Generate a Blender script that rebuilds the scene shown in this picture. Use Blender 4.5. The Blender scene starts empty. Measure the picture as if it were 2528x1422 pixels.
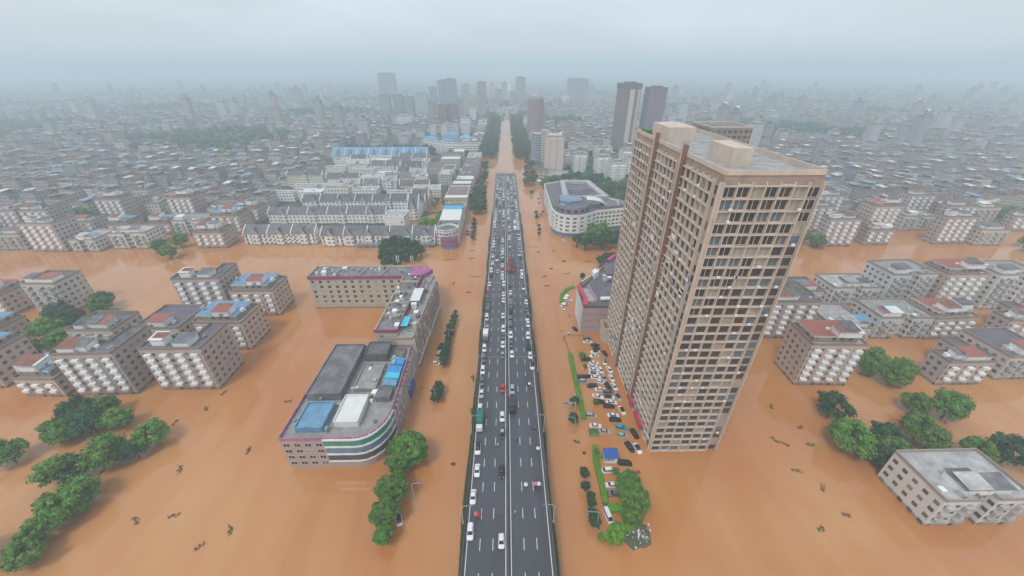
import bpy, bmesh, math, random
from mathutils import Vector, Matrix
random.seed(7)
R = math.radians
S = bpy.context.scene
COL = S.collection

# ------------------------------------------------------------------ camera, world, sun, exposure
FPX = 940.0; PITCH = R(30.1); YAW = math.atan(17 * math.cos(PITCH) / 940); CH = 118.5; CX = 0.1
cam = bpy.data.cameras.new('camera'); camo = bpy.data.objects.new('camera', cam); COL.objects.link(camo)
camo.location = (CX, 0, CH); camo.rotation_euler = (R(90) - PITCH, 0, -YAW)
cam.sensor_width = 36.0; cam.lens = 36.0 * FPX / 2528; cam.clip_end = 30000; cam.clip_start = 0.5
S.camera = camo
SUN_EL, SUN_AZ = R(58), R(215)
w = bpy.data.worlds.new('World'); S.world = w; w.use_nodes = True
nt = w.node_tree; nt.nodes.clear()
sky = nt.nodes.new('ShaderNodeTexSky'); sky.sky_type = 'NISHITA'; sky.sun_disc = False
sky.sun_elevation = SUN_EL; sky.sun_rotation = SUN_AZ; sky.air_density = 1.0; sky.dust_density = 5; sky.ozone_density = 1.5
mx = nt.nodes.new('ShaderNodeMixRGB'); mx.inputs[0].default_value = 0.72; mx.inputs[2].default_value = (7.3, 8.0, 8.7, 1)
bg = nt.nodes.new('ShaderNodeBackground'); bg.inputs[1].default_value = 0.122
ow = nt.nodes.new('ShaderNodeOutputWorld')
nt.links.new(sky.outputs[0], mx.inputs[1]); tcw = nt.nodes.new('ShaderNodeTexCoord'); mpw = nt.nodes.new('ShaderNodeMapping'); mpw.inputs['Scale'].default_value = (1, 1, 3.5); nzw = nt.nodes.new('ShaderNodeTexNoise'); nzw.inputs['Scale'].default_value = 2.2; nzw.inputs['Detail'].default_value = 5
rgw = nt.nodes.new('ShaderNodeMapRange'); rgw.inputs[1].default_value = .3; rgw.inputs[2].default_value = .7; rgw.inputs[3].default_value = .9; rgw.inputs[4].default_value = 1.1; hsw = nt.nodes.new('ShaderNodeHueSaturation')
nt.links.new(tcw.outputs['Generated'], mpw.inputs[0]); nt.links.new(mpw.outputs[0], nzw.inputs[0]); nt.links.new(nzw.outputs[0], rgw.inputs[0]); nt.links.new(rgw.outputs[0], hsw.inputs['Value']); nt.links.new(mx.outputs[0], hsw.inputs['Color'])
nt.links.new(hsw.outputs[0], bg.inputs[0]); nt.links.new(bg.outputs[0], ow.inputs[0])
sl = bpy.data.lights.new('sun', 'SUN'); sl.energy = 1.5; sl.angle = R(14); sl.color = (1, 0.96, 0.9)
so = bpy.data.objects.new('sun', sl); COL.objects.link(so)
so.rotation_euler = (R(90) - SUN_EL, 0, R(180) - SUN_AZ)
S.view_settings.view_transform = 'Standard'; S.view_settings.look = 'None'; S.view_settings.exposure = 0.0; S.view_settings.gamma = 1
S.cycles.max_bounces = 5; S.cycles.volume_bounces = 2; S.cycles.diffuse_bounces = 2; S.cycles.glossy_bounces = 2
S.cycles.transparent_max_bounces = 6; S.cycles.caustics_reflective = False; S.cycles.caustics_refractive = False
S.cycles.use_denoising = True

sp_, cp_ = math.sin(PITCH), math.cos(PITCH)
def P(x, y, z=0.0):
    """pixel of the photograph -> world x, y on the level z"""
    u = (x - 1264) / FPX; v = (y - 711) / FPX; h = CH - z
    d = h / (sp_ + v * cp_); yg = d * (cp_ - v * sp_); xc = u * d
    return (CX + xc * math.cos(YAW) + yg * math.sin(YAW), yg * math.cos(YAW) - xc * math.sin(YAW))
def deck(y):
    pts = [(0, 7), (130, 7), (170, 6.2), (205, 5.0), (300, 3.3), (400, 1.7), (497, 0.5), (900, 0.5)]
    for (a, ha), (b, hb) in zip(pts, pts[1:]):
        if y <= b: return ha + (hb - ha) * max(0, y - a) / (b - a)
    return 0.5

# ------------------------------------------------------------------ materials
MATS = {}
def mat(name, col, rough=0.6, var=0.15, scale=0.3, metal=0.0, bump=0.0, rnd=0.0, spec=0.5, stretch=None):
    if name in MATS: return MATS[name]
    m = bpy.data.materials.new(name); m.use_nodes = True; MATS[name] = m
    n = m.node_tree.nodes; L = m.node_tree.links; b = n['Principled BSDF']
    b.inputs['Roughness'].default_value = rough; b.inputs['Metallic'].default_value = metal
    b.inputs['Specular IOR Level'].default_value = spec
    tc = n.new('ShaderNodeTexCoord'); mp = n.new('ShaderNodeMapping'); L.new(tc.outputs['Object'], mp.inputs[0])
    if stretch: mp.inputs['Scale'].default_value = stretch
    nz = n.new('ShaderNodeTexNoise'); nz.inputs['Scale'].default_value = scale; nz.inputs['Detail'].default_value = 6
    nz.inputs['Roughness'].default_value = 0.65; L.new(mp.outputs[0], nz.inputs['Vector'])
    rp = n.new('ShaderNodeMapRange'); rp.inputs[1].default_value = 0.3; rp.inputs[2].default_value = 0.7
    rp.inputs[3].default_value = 1 - var; rp.inputs[4].default_value = 1 + var; L.new(nz.outputs[0], rp.inputs[0])
    hs = n.new('ShaderNodeHueSaturation'); hs.inputs['Color'].default_value = (*col, 1); L.new(rp.outputs[0], hs.inputs['Value'])
    if rnd:
        oi = n.new('ShaderNodeObjectInfo'); r2 = n.new('ShaderNodeMapRange'); r2.inputs[3].default_value = 1 - rnd; r2.inputs[4].default_value = 1 + rnd
        L.new(oi.outputs['Random'], r2.inputs[0]); mu = n.new('ShaderNodeMath'); mu.operation = 'MULTIPLY'
        L.new(rp.outputs[0], mu.inputs[0]); L.new(r2.outputs[0], mu.inputs[1]); L.new(mu.outputs[0], hs.inputs['Value'])
        r3 = n.new('ShaderNodeMapRange'); r3.inputs[3].default_value = 0.5 - rnd * 0.06; r3.inputs[4].default_value = 0.5 + rnd * 0.05
        L.new(oi.outputs['Random'], r3.inputs[0]); L.new(r3.outputs[0], hs.inputs['Hue'])
    L.new(hs.outputs[0], b.inputs['Base Color'])
    if bump:
        bp = n.new('ShaderNodeBump'); bp.inputs['Strength'].default_value = bump; L.new(nz.outputs[0], bp.inputs['Height']); L.new(bp.outputs[0], b.inputs['Normal'])
    return m

def facade_mat(name, wall, glass=(0.05, 0.06, 0.07), bw=3.2, fh=3.1, u0=0.25, u1=0.72, v0=0.3, v1=0.75, line=0.0, rnd=0.12, wash=0.15):
    """wall with rows of windows following the UV map, which is laid out in metres"""
    if name in MATS: return MATS[name]
    m = bpy.data.materials.new(name); m.use_nodes = True; MATS[name] = m
    n = m.node_tree.nodes; L = m.node_tree.links; b = n['Principled BSDF']
    def M(op, a, c=None):
        q = n.new('ShaderNodeMath'); q.operation = op
        for i, x in enumerate((a, c)):
            if x is None: continue
            if isinstance(x, (int, float)): q.inputs[i].default_value = x
            else: L.new(x, q.inputs[i])
        return q.outputs[0]
    uv = n.new('ShaderNodeUVMap'); sx = n.new('ShaderNodeSeparateXYZ'); L.new(uv.outputs[0], sx.inputs[0])
    U = M('DIVIDE', sx.outputs[0], bw); V = M('DIVIDE', sx.outputs[1], fh)
    fu = M('FRACT', U); fv = M('FRACT', V)
    mk = M('MULTIPLY', M('MULTIPLY', M('GREATER_THAN', fu, u0), M('LESS_THAN', fu, u1)), M('MULTIPLY', M('GREATER_THAN', fv, v0), M('LESS_THAN', fv, v1)))
    cb = n.new('ShaderNodeCombineXYZ'); L.new(M('FLOOR', U), cb.inputs[0]); L.new(M('FLOOR', V), cb.inputs[1])
    wn = n.new('ShaderNodeTexWhiteNoise'); wn.noise_dimensions = '2D'; L.new(cb.outputs[0], wn.inputs[0])
    gl = n.new('ShaderNodeMixRGB'); L.new(M('MULTIPLY', M('POWER', wn.outputs[0], 3.0), 0.8), gl.inputs[0])
    gl.inputs[1].default_value = (*glass, 1); gl.inputs[2].default_value = (0.3, 0.3, 0.29, 1)
    tc = n.new('ShaderNodeTexCoord'); nz = n.new('ShaderNodeTexNoise'); nz.inputs['Scale'].default_value = 0.12; nz.inputs['Detail'].default_value = 5
    L.new(tc.outputs['Object'], nz.inputs[0])
    oi = n.new('ShaderNodeObjectInfo')
    val = M('ADD', M('MULTIPLY', M('SUBTRACT', nz.outputs[0], 0.5), 2 * wash), M('ADD', 1.0, M('MULTIPLY', M('SUBTRACT', oi.outputs['Random'], 0.5), 2 * rnd)))
    if line: val = M('MULTIPLY', val, M('SUBTRACT', 1.0, M('MULTIPLY', M('LESS_THAN', fv, line), 0.5)))
    hs = n.new('ShaderNodeHueSaturation'); hs.inputs['Color'].default_value = (*wall, 1); L.new(val, hs.inputs['Value'])
    st = n.new('ShaderNodeMixRGB'); nz2 = n.new('ShaderNodeTexNoise'); nz2.inputs['Scale'].default_value = .6; L.new(tc.outputs['Object'], nz2.inputs[0])
    L.new(M('MULTIPLY', M('LESS_THAN', sx.outputs[1], M('ADD', 1.5, M('MULTIPLY', nz2.outputs[0], 1.2))), .65), st.inputs[0]); L.new(hs.outputs[0], st.inputs[1]); st.inputs[2].default_value = (.17, .10, .06, 1)
    mixc = n.new('ShaderNodeMixRGB'); L.new(mk, mixc.inputs[0]); L.new(st.outputs[0], mixc.inputs[1]); L.new(gl.outputs[0], mixc.inputs[2])
    L.new(mixc.outputs[0], b.inputs['Base Color']); L.new(M('SUBTRACT', 0.8, M('MULTIPLY', mk, 0.5)), b.inputs['Roughness'])
    return m

WHITE_WALL = (0.62, 0.62, 0.58); CREAM = (0.55, 0.47, 0.34)
m_asphalt = mat('asphalt', (0.060, 0.064, 0.075), 0.42, 0.26, 0.14, stretch=(1, 0.12, 1), bump=0.02)
m_paint = mat('white_paint', (0.72, 0.73, 0.72), 0.5, 0.1, 1)
m_joint = mat('joint_steel', (0.3, 0.31, 0.33), 0.4, 0.2, 2)
m_conc = mat('concrete', (0.27, 0.27, 0.26), 0.85, 0.25, 0.3)
m_concd = mat('dark_concrete', (0.09, 0.085, 0.085), 0.9, 0.3, 0.3)
m_roofg = mat('grey_roofing', (0.15, 0.15, 0.16), 0.85, 0.45, 0.25, rnd=0.25)
m_rooflt = mat('pale_roofing', (0.36, 0.36, 0.36), 0.8, 0.35, 0.3, rnd=0.2)
m_roofsl = mat('slate_roof', (0.105, 0.11, 0.12), 0.75, 0.45, 0.35, rnd=0.3)
m_roofpurple = mat('purple_grey_roof', (0.13, 0.12, 0.145), 0.7, 0.25, 0.25)
m_white = mat('white_render', (0.78, 0.79, 0.78), 0.7, 0.12, 0.3, rnd=0.05)
m_whiteroof = mat('white_sheet_roof', (0.66, 0.68, 0.66), 0.5, 0.1, 0.4)
m_cream = mat('cream_render', (0.50, 0.44, 0.34), 0.8, 0.14, 0.3)
m_creamtile = facade_mat('cream_tile_wall', (0.47, 0.43, 0.35), bw=4.2, fh=3.2, u0=2, u1=3, line=0.05, rnd=0)
m_pink = mat('pink_cladding', (0.36, 0.16, 0.24), 0.65, 0.3, 0.3)
m_maroon = mat('maroon_band', (0.27, 0.055, 0.14), 0.6, 0.2, 0.5)
m_mag = mat('magenta_cladding', (0.36, 0.10, 0.26), 0.6, 0.2, 0.4)
m_blue = mat('blue_sheet', (0.03, 0.27, 0.62), 0.45, 0.15, 0.5)
m_cyan = mat('cyan_sheet', (0.06, 0.50, 0.68), 0.45, 0.12, 0.5)
m_kblue = mat('royal_blue_sheet', (0.03, 0.10, 0.38), 0.45, 0.1, 0.6)
m_bluer = mat('faded_blue_roof', (0.13, 0.28, 0.42), 0.5, 0.25, 0.4)
m_red = mat('red_panel', (0.50, 0.04, 0.09), 0.5, 0.15, 0.5)
m_rose = mat('rose_wall', (0.42, 0.32, 0.31), 0.8, 0.08, 0.4)
m_frame = mat('beige_frame', (0.56, 0.47, 0.39), 0.8, 0.12, 0.3)
m_brown = mat('brown_tile', (0.22, 0.12, 0.085), 0.8, 0.2, 0.4)
m_glass = mat('window_glass', (0.035, 0.038, 0.04), 0.18, 0.3, 0.5, rnd=0.4)
m_wframe = mat('window_frame', (0.55, 0.53, 0.5), 0.6, 0.1, 1)
m_greenglass = mat('green_glass', (0.04, 0.27, 0.22), 0.2, 0.2, 0.3)
m_bluegl = mat('blue_glass', (0.12, 0.22, 0.33), 0.25, 0.2, 0.3)
m_steel = mat('galvanised_steel', (0.5, 0.5, 0.5), 0.4, 0.1, 2)
m_lampblue = mat('blue_lamp_head', (0.10, 0.20, 0.55), 0.4, 0.1, 2)
m_leaf = mat('leaf_mid', (0.085, 0.19, 0.026), 0.6, 0.75, 4.5, rnd=0.18, spec=0.3)
m_leafd = mat('leaf_dark', (0.026, 0.078, 0.026), 0.6, 0.7, 4.5, rnd=0.18, spec=0.3)
m_leafb = mat('leaf_bright', (0.12, 0.29, 0.022), 0.6, 0.4, 3, rnd=0.12, spec=0.3)
m_bark = mat('bark', (0.10, 0.075, 0.05), 0.9, 0.3, 2)
m_tyre = mat('tyre', (0.02, 0.02, 0.02), 0.8, 0.1, 3)
m_cglass = mat('car_glass', (0.03, 0.033, 0.04), 0.12, 0.1, 1)
m_lampw = mat('headlight_glass', (0.7, 0.7, 0.7), 0.2, 0.05, 1)
m_lampr = mat('tail_light', (0.4, 0.02, 0.02), 0.3, 0.05, 1)
CARC = {'white': (0.72, 0.73, 0.74), 'silver': (0.36, 0.37, 0.40), 'grey': (0.13, 0.14, 0.155), 'black': (0.016, 0.018, 0.024),
        'red': (0.50, 0.02, 0.05), 'teal': (0.02, 0.33, 0.40), 'green': (0.015, 0.20, 0.13), 'pale_green': (0.28, 0.42, 0.40), 'brown': (0.10, 0.03, 0.02)}
def paint(c): return mat('paint_' + c, CARC[c], 0.28, 0.04, 1, metal=0.0)

# ------------------------------------------------------------------ mesh builder
def comb(mb, x0, x1, zs, dep, ht, mi=0):
    pr = [(-.02, zs[0])]
    for z in zs: pr += [(-.12, z), (-dep, z), (-dep, z + ht), (-.12, z + ht)]
    pr += [(-.12, zs[-1] + ht + .01), (-.02, zs[-1] + ht + .01)]
    for (ya, za), (yb, zb) in zip(pr, pr[1:] + pr[:1]): mb.face([(x0, ya, za), (x1, ya, za), (x1, yb, zb), (x0, yb, zb)], mi)
    mb.face([(x0, y, z) for y, z in pr], mi); mb.face([(x1, y, z) for y, z in reversed(pr)], mi)
class MB:
    def __init__(s): s.v = []; s.f = []; s.m = []; s.uv = []
    def face(s, pts, mi=0, uv=None):
        i = len(s.v); s.v += [tuple(p) for p in pts]; s.f.append(tuple(range(i, i + len(pts)))); s.m.append(mi)
        s.uv.append(uv if uv else [(0.0, 0.0)] * len(pts))
    def prism(s, poly, z0, z1, mi=0, ti=None, bottom=False, tops=None):
        ti = mi if ti is None else ti; n = len(poly); d = 0.0
        for i in range(n):
            a, b = poly[i], poly[(i + 1) % n]; l = math.hypot(b[0] - a[0], b[1] - a[1])
            ze = tops or (lambda x, y: z1); za, zb = ze(*a[:2]), ze(*b[:2])
            s.face([(a[0], a[1], z0), (b[0], b[1], z0), (b[0], b[1], zb), (a[0], a[1], za)], mi, [(0, 0), (l, 0), (l, z1 - z0), (0, z1 - z0)])
        s.face([(p[0], p[1], (tops(p[0], p[1]) if tops else z1)) for p in poly], ti)
        if bottom: s.face([(p[0], p[1], z0) for p in reversed(poly)], mi)
    def box(s, x0, x1, y0, y1, z0, z1, mi=0, ti=None, bottom=True):
        s.prism([(x0, y0), (x1, y0), (x1, y1), (x0, y1)], z0, z1, mi, ti, bottom)
    def bar(s, p, q, wd, z0, z1, mi=0):
        dx, dy = q[0] - p[0], q[1] - p[1]; l = max(math.hypot(dx, dy), 1e-6); nx, ny = -dy / l * wd / 2, dx / l * wd / 2
        s.prism([(p[0] - nx, p[1] - ny), (q[0] - nx, q[1] - ny), (q[0] + nx, q[1] + ny), (p[0] + nx, p[1] + ny)], z0, z1, mi)
    def ring(s, poly, t, z0, z1, mi=0):
        n = len(poly)
        for i in range(n):
            a, b = Vector(poly[i]), Vector(poly[(i + 1) % n]); d = (b - a); l = d.length
            if l < 0.05: continue
            d /= l; s.bar(a + d * (t / 2 + .003), b - d * (t / 2 + .003) if True else b, t, z0, z1 - (0.003 if i % 2 else 0), mi)
    def tube(s, p, q, r0, r1=None, n=8, mi=0, cap=True):
        r1 = r0 if r1 is None else r1; p, q = Vector(p), Vector(q); a = (q - p).normalized()
        u = a.orthogonal().normalized(); v = a.cross(u); A = []; B = []
        for i in range(n):
            t = 2 * math.pi * i / n; d = u * math.cos(t) + v * math.sin(t); A.append(p + d * r0); B.append(q + d * r1)
        for i in range(n):
            j = (i + 1) % n; s.face([A[i], A[j], B[j], B[i]], mi)
        if cap: s.face(B, mi); s.face(A[::-1], mi)
    def loft(s, loops, mi=0, cap=True, mis=None):
        for k in range(len(loops) - 1):
            A, B = loops[k], loops[k + 1]; n = len(A)
            for i in range(n):
                j = (i + 1) % n; s.face([A[i], A[j], B[j], B[i]], mis[k] if mis else mi)
        if cap: s.face(loops[-1], mis[-1] if mis else mi); s.face(loops[0][::-1], mis[0] if mis else mi)
    def mesh(s, name, mats, smooth=False):
        me = bpy.data.meshes.new(name); me.from_pydata(s.v, [], s.f)
        for m in mats: me.materials.append(m)
        me.polygons.foreach_set('material_index', s.m)
        ul = me.uv_layers.new(name='UVMap'); flat = [c for f in s.uv for p in f for c in p]; ul.data.foreach_set('uv', flat)
        if smooth:
            bm = bmesh.new(); bm.from_mesh(me); bmesh.ops.remove_doubles(bm, verts=bm.verts, dist=0.002)
            for f in bm.faces: f.smooth = True
            bm.to_mesh(me); bm.free()
        me.update(); return me

def link(name, data, parent=None, loc=(0, 0, 0), rz=0.0, sc=None):
    o = bpy.data.objects.new(name, data); COL.objects.link(o); o.location = loc; o.rotation_euler = (0, 0, rz)
    if sc: o.scale = sc
    if parent: o.parent = parent
    return o
def tag(o, label=None, cat=None, group=None, kind=None):
    if label: o['label'] = label
    if cat: o['category'] = cat
    if group: o['group'] = group
    if kind: o['kind'] = kind
    return o
def thing(name, loc=(0, 0, 0), label=None, cat=None, group=None, rz=0.0):
    return tag(link(name, None, None, loc, rz), label, cat, group)
def copy_tree(o, parent=None):
    c = o.copy(); COL.objects.link(c); c.parent = parent
    for ch in o.children: copy_tree(ch, c)
    return c
ONES = 'zeroth first second third fourth fifth sixth seventh eighth ninth tenth eleventh twelfth thirteenth fourteenth fifteenth sixteenth seventeenth eighteenth nineteenth'.split()
TENS = ' ten twenty thirty forty fifty sixty seventy eighty ninety'.split(' ')
TTH = ' tenth twentieth thirtieth fortieth fiftieth sixtieth seventieth eightieth ninetieth'.split(' ')
def nth(n):
    if n < 20: return ONES[n]
    if n < 100: return TTH[n // 10] if n % 10 == 0 else TENS[n // 10] + '-' + ONES[n % 10]
    return ('hundredth' if n % 100 == 0 else 'hundred-and-' + nth(n % 100))

# ------------------------------------------------------------------ water, ground
def water_mat():
    m = bpy.data.materials.new('muddy_water'); m.use_nodes = True; n = m.node_tree.nodes; L = m.node_tree.links; b = n['Principled BSDF']
    tc = n.new('ShaderNodeTexCoord'); a = n.new('ShaderNodeTexNoise'); a.inputs['Scale'].default_value = 0.012; a.inputs['Detail'].default_value = 4; a.inputs['Distortion'].default_value = 0.6
    L.new(tc.outputs['Object'], a.inputs[0])
    cr = n.new('ShaderNodeValToRGB'); cr.color_ramp.elements[0].position = 0.36; cr.color_ramp.elements[0].color = (0.44, 0.165, 0.042, 1)
    cr.color_ramp.elements[1].position = 0.64; cr.color_ramp.elements[1].color = (0.52, 0.262, 0.105, 1)
    mp2 = n.new('ShaderNodeMapping'); mp2.inputs['Scale'].default_value = (1.0, .18, 1); L.new(tc.outputs['Object'], mp2.inputs[0])
    a2 = n.new('ShaderNodeTexNoise'); a2.inputs['Scale'].default_value = 0.09; a2.inputs['Detail'].default_value = 5; a2.inputs['Distortion'].default_value = 1.2; L.new(mp2.outputs[0], a2.inputs[0])
    mxn = n.new('ShaderNodeMix'); mxn.inputs[0].default_value = .3; L.new(a.outputs[0], mxn.inputs[2]); L.new(a2.outputs[0], mxn.inputs[3]); L.new(mxn.outputs[0], cr.inputs[0]); L.new(cr.outputs[0], b.inputs['Base Color'])
    b.inputs['Roughness'].default_value = 0.09; b.inputs['Specular IOR Level'].default_value = 0.5
    mp = n.new('ShaderNodeMapping'); mp.inputs['Scale'].default_value = (1, 0.35, 1); L.new(tc.outputs['Object'], mp.inputs[0])
    w1 = n.new('ShaderNodeTexNoise'); w1.inputs['Scale'].default_value = 0.9; w1.inputs['Detail'].default_value = 5; L.new(mp.outputs[0], w1.inputs[0])
    bp = n.new('ShaderNodeBump'); bp.inputs['Strength'].default_value = 0.10; bp.inputs['Distance'].default_value = 0.22
    L.new(w1.outputs[0], bp.inputs['Height']); L.new(bp.outputs[0], b.inputs['Normal'])
    return m
mb = MB(); mb.face([(-6500, -200, 0), (6500, -200, 0), (6500, 9500, 0), (-6500, 9500, 0)])
tag(link('flood_water', mb.mesh('flood_water', [water_mat()])), kind='structure')
m_ground = mat('city_ground', (0.075, 0.08, 0.062), 0.9, 0.6, 0.04)
mb = MB()
mb.face([(-6400, 303, .12), (-104, 303, .12), (-66, 345, .12), (-42, 345, .12), (-42, 9400, .12), (-6400, 9400, .12)])
mb.face([(42, 390, .12), (110, 390, .12), (110, 300, .12), (6400, 300, .12), (6400, 9400, .12), (42, 9400, .12)])
tag(link('ground', mb.mesh('ground', [m_ground])), kind='structure')
mb = MB(); mb.face([(-12, 1075, .2), (12, 1075, .2), (12, 9000, .2), (-12, 9000, .2)])
tag(link('road', mb.mesh('road', [mat('far_road', (0.2, 0.2, 0.2), 0.6)])), kind='structure')

# ------------------------------------------------------------------ flyover
ys = list(range(16, 495, 6)) + [497]
mb = MB()
for a, b in zip(ys, ys[1:]):
    za, zb = deck(a), deck(b)
    mb.face([(-12.4, a, za), (12.4, a, za), (12.4, b, zb), (-12.4, b, zb)])
    t = 1.4
    for s_ in (-1, 1):
        q = [(s_ * 12.4, a, za), (s_ * 12.4, b, zb), (s_ * 12.4, b, zb - .5), (s_ * 12.4, a, za - .5)]
        mb.face(q if s_ > 0 else q[::-1], 1)
        lo = 2.4 if a < 280 else 5.0
        q = [(s_ * 12.4, a, za - .5), (s_ * 12.4, b, zb - .5), (s_ * 9, b, zb - lo), (s_ * 9, a, za - lo)]
        mb.face(q if s_ > 0 else q[::-1], 1)
    mb.face([(-9, b, zb - 2.4), (9, b, zb - 2.4), (9, a, za - 2.4), (-9, a, za - 2.4)], 1)
mb.face([(-12.4, 16, deck(16)), (-12.4, 16, 4.6), (12.4, 16, 4.6), (12.4, 16, deck(16))], 1)
fly = thing('flyover', (0, 0, 0), 'raised six-lane flyover running straight away above the brown flood water', 'bridge')
fly['kind'] = 'structure'
tag(link('road_deck', mb.mesh('road_deck', [m_asphalt, m_conc]), fly))
for y in range(30, 260, 30):
    m2 = MB()
    for x in (-6, 6): m2.tube((x, y, -1), (x, y, deck(y) - 2.42), 0.9, n=14)
    m2.box(-8.5, 8.5, y - 1, y + 1, deck(y) - 3.4, deck(y) - 2.45)
    link('pier', m2.mesh('pier', [m_conc]), fly)
mk = MB()
def strip(x0, x1, y0, y1, mi=0, dz=0.02):
    n = max(1, int((y1 - y0) / 6)); 
    for i in range(n):
        a = y0 + (y1 - y0) * i / n; b = y0 + (y1 - y0) * (i + 1) / n
        mk.face([(x0, a, deck(a) + dz), (x1, a, deck(a) + dz), (x1, b, deck(b) + dz), (x0, b, deck(b) + dz)], mi)
for x in (-11.2, -0.72, 0.72, 11.2): strip(x - .1, x + .1, 16, 496)
y = 20.0
while y < 494:
    for x in (-7.7, -4.2, 4.2, 7.7): strip(x - .08, x + .08, y, y + 3.0)
    y += 8.2
for yj in (131, 187, 243):
    for e in (0, .45, ): strip(-11.8, 11.8, yj + e, yj + e + .12, 1, 0.024)
prng = random.Random(6)
for _ in range(16):
    ln = prng.choice((-11.1, -7.6, -4.1, .8, 4.3, 7.8)); y = prng.uniform(45, 300); strip(ln, ln + 3.3, y, y + prng.uniform(5, 26), 2, 0.008 + _ * .0004)
tag(link('road_markings', mk.mesh('road_markings', [m_paint, m_joint, mat('patched_asphalt', (.054, .057, .066), .48, .3, .3)]), fly))
def barrier(name, x, wd, ht, label, m, rail=False):
    r = thing(name, (x, 0, 0), label, 'barrier')
    b_ = MB()
    for a, b in zip(ys, ys[1:]):
        za, zb = deck(a), deck(b)
        A = [(-wd / 2, a, za), (wd / 2, a, za), (wd / 2 * .6, a, za + ht), (-wd / 2 * .6, a, za + ht)]
        B = [(-wd / 2, b, zb), (wd / 2, b, zb), (wd / 2 * .6, b, zb + ht), (-wd / 2 * .6, b, zb + ht)]
        for i in (1, 2, 3): b_.face([A[i], A[(i + 1) % 4], B[(i + 1) % 4], B[i]])
        if a == ys[0]: b_.face(A)
    link('wall', b_.mesh('barrier_wall', [m]), r)
    t_ = MB()
    for a, b in zip(ys, ys[1:]): t_.tube((0, a, deck(a) + ht + .25), (0, b, deck(b) + ht + .25), .05, n=5, cap=False)
    for q in range(18, 490, 4): t_.box(-.04, .04, q - .04, q + .04, deck(q) + ht - .02, deck(q) + ht + .25)
    link('handrail', t_.mesh('handrail', [m_barr]), r)
    return r
m_barr = mat('weathered_barrier', (0.10, 0.078, 0.075), 0.85, 0.4, 0.25)
barrier('parapet', -12.1, 0.5, 0.9, 'long weathered parapet edging the flyover on the pink-roofed block side', m_barr)
barrier('parapet', 12.1, 0.5, 0.9, 'long weathered parapet edging the flyover on the tall beige tower side', m_barr)
barrier('median_barrier', 0, 0.55, 0.8, 'dark low dividing barrier along the middle of the flyover between the white lines', m_concd)

# ------------------------------------------------------------------ foliage
def leaves(mb, c, rx, ry, rz, n, size, rng, upper=True):
    for _ in range(n):
        while True:
            d = Vector((rng.uniform(-1, 1), rng.uniform(-1, 1), rng.uniform(-.7 if upper else -1, 1)))
            if 0.1 < d.length <= 1: break
        k = rng.uniform(0.75, 1.05) / d.length if rng.random() < .75 else 1
        p = Vector((c[0] + d.x * k * rx, c[1] + d.y * k * ry, c[2] + d.z * k * rz))
        nr = (Vector((d.x, d.y, d.z + .5)).normalized() + Vector((rng.gauss(0, .45), rng.gauss(0, .45), rng.gauss(0, .45)))).normalized()
        u = nr.orthogonal().normalized(); v = nr.cross(u); a = rng.uniform(0, 6.28); u, v = u * math.cos(a) + v * math.sin(a), v * math.cos(a) - u * math.sin(a)
        s_ = size * rng.uniform(.6, 1.3)
        mb.face([p - u * s_, p - v * s_ * .6, p + u * s_, p + v * s_ * .6])
def core(mb, c, rx, ry, rz):
    n = 8; loops = []
    for k in range(1, 6):
        t = math.pi * k / 6; loops.append([(c[0] + rx * math.sin(t) * math.cos(2 * math.pi * i / n), c[1] + ry * math.sin(t) * math.sin(2 * math.pi * i / n), c[2] - rz * math.cos(t)) for i in range(n)])
    mb.loft(loops)
def crown_mesh(seed, n_cl, per, size, m, rr0=.24, rr1=.38):
    """crown of radius about 1 metre times the object's scale; centre at z = 1, reaching down to about z = 0.3"""
    rng = random.Random(seed); mb = MB(); asym = rng.uniform(0, 6.28)
    for k in range(n_cl):
        ph = rng.uniform(-.62, 1.0); t = rng.uniform(0, 6.28); r = math.sqrt(max(0, 1 - ph * ph)) * rng.uniform(.45, .78) * (1 + .13 * math.cos(2 * t + asym))
        rr = rng.uniform(rr0, rr1); c = (r * math.cos(t), r * math.sin(t), 1 + ph * .62 * rng.uniform(.75, 1.1))
        core(mb, c, rr * .62, rr * .62, rr * .5); leaves(mb, c, rr, rr, rr * .8, per, size, rng)
    return mb.mesh('crown', [m])
def trunk_mesh():
    mb = MB(); mb.tube((0, 0, -.3), (.02, 0, .35), .07, .055, 7, cap=False); mb.tube((.02, 0, .35), (0, .02, .95), .055, .03, 7, cap=False)
    for a in (0.3, 2.4, 4.4): mb.tube((.01, 0, .4), (.45 * math.cos(a), .45 * math.sin(a), .95), .035, .012, 6, cap=False)
    return mb.mesh('trunk', [m_bark])
TRUNK = trunk_mesh()
CROWN = {}
for key, m in (('mid', m_leaf), ('dark', m_leafd), ('bright', m_leafb)):
    CROWN[key] = [crown_mesh(len(key) * 100 + i, 34, 70, .07, m) for i in range(3)]
    CROWN[key + '_far'] = [crown_mesh(len(key) * 100 + 50 + i, 18, 34, .12, m) for i in range(3)]
NEARC = [crown_mesh(900 + i, 150, 120, .048, m_leaf, .12, .23) for i in range(3)]
TREES = []
def tree(x, y, r, h=None, kind='mid', near=False, name='tree', base=0.0, label=None, cat='tree', group=None, set_=None, sy=1.0):
    """r crown radius; h height of the crown centre above the base"""
    h = h if h is not None else r * 1.0
    t = thing(name, (x, y, base), label, cat, group, random.uniform(0, 6.28) if sy == 1.0 else 0)
    far = y > 330
    lst = NEARC if near else CROWN[kind + ('_far' if far else '')]
    rv = random.uniform(.92, 1.08)
    cr = link('crown', random.choice(lst), t, (0, 0, h - r), 0, (r * rv, r * sy / rv, r))
    if not far or near: link('trunk', TRUNK, t, (0, 0, 0), 0, (h * .9, h * .9, h * 1.0))
    else: link('trunk', TRUNK, t, (0, 0, 0), 0, (h, h, h))
    if set_: TREES.append((set_, t))
    return t
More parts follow.
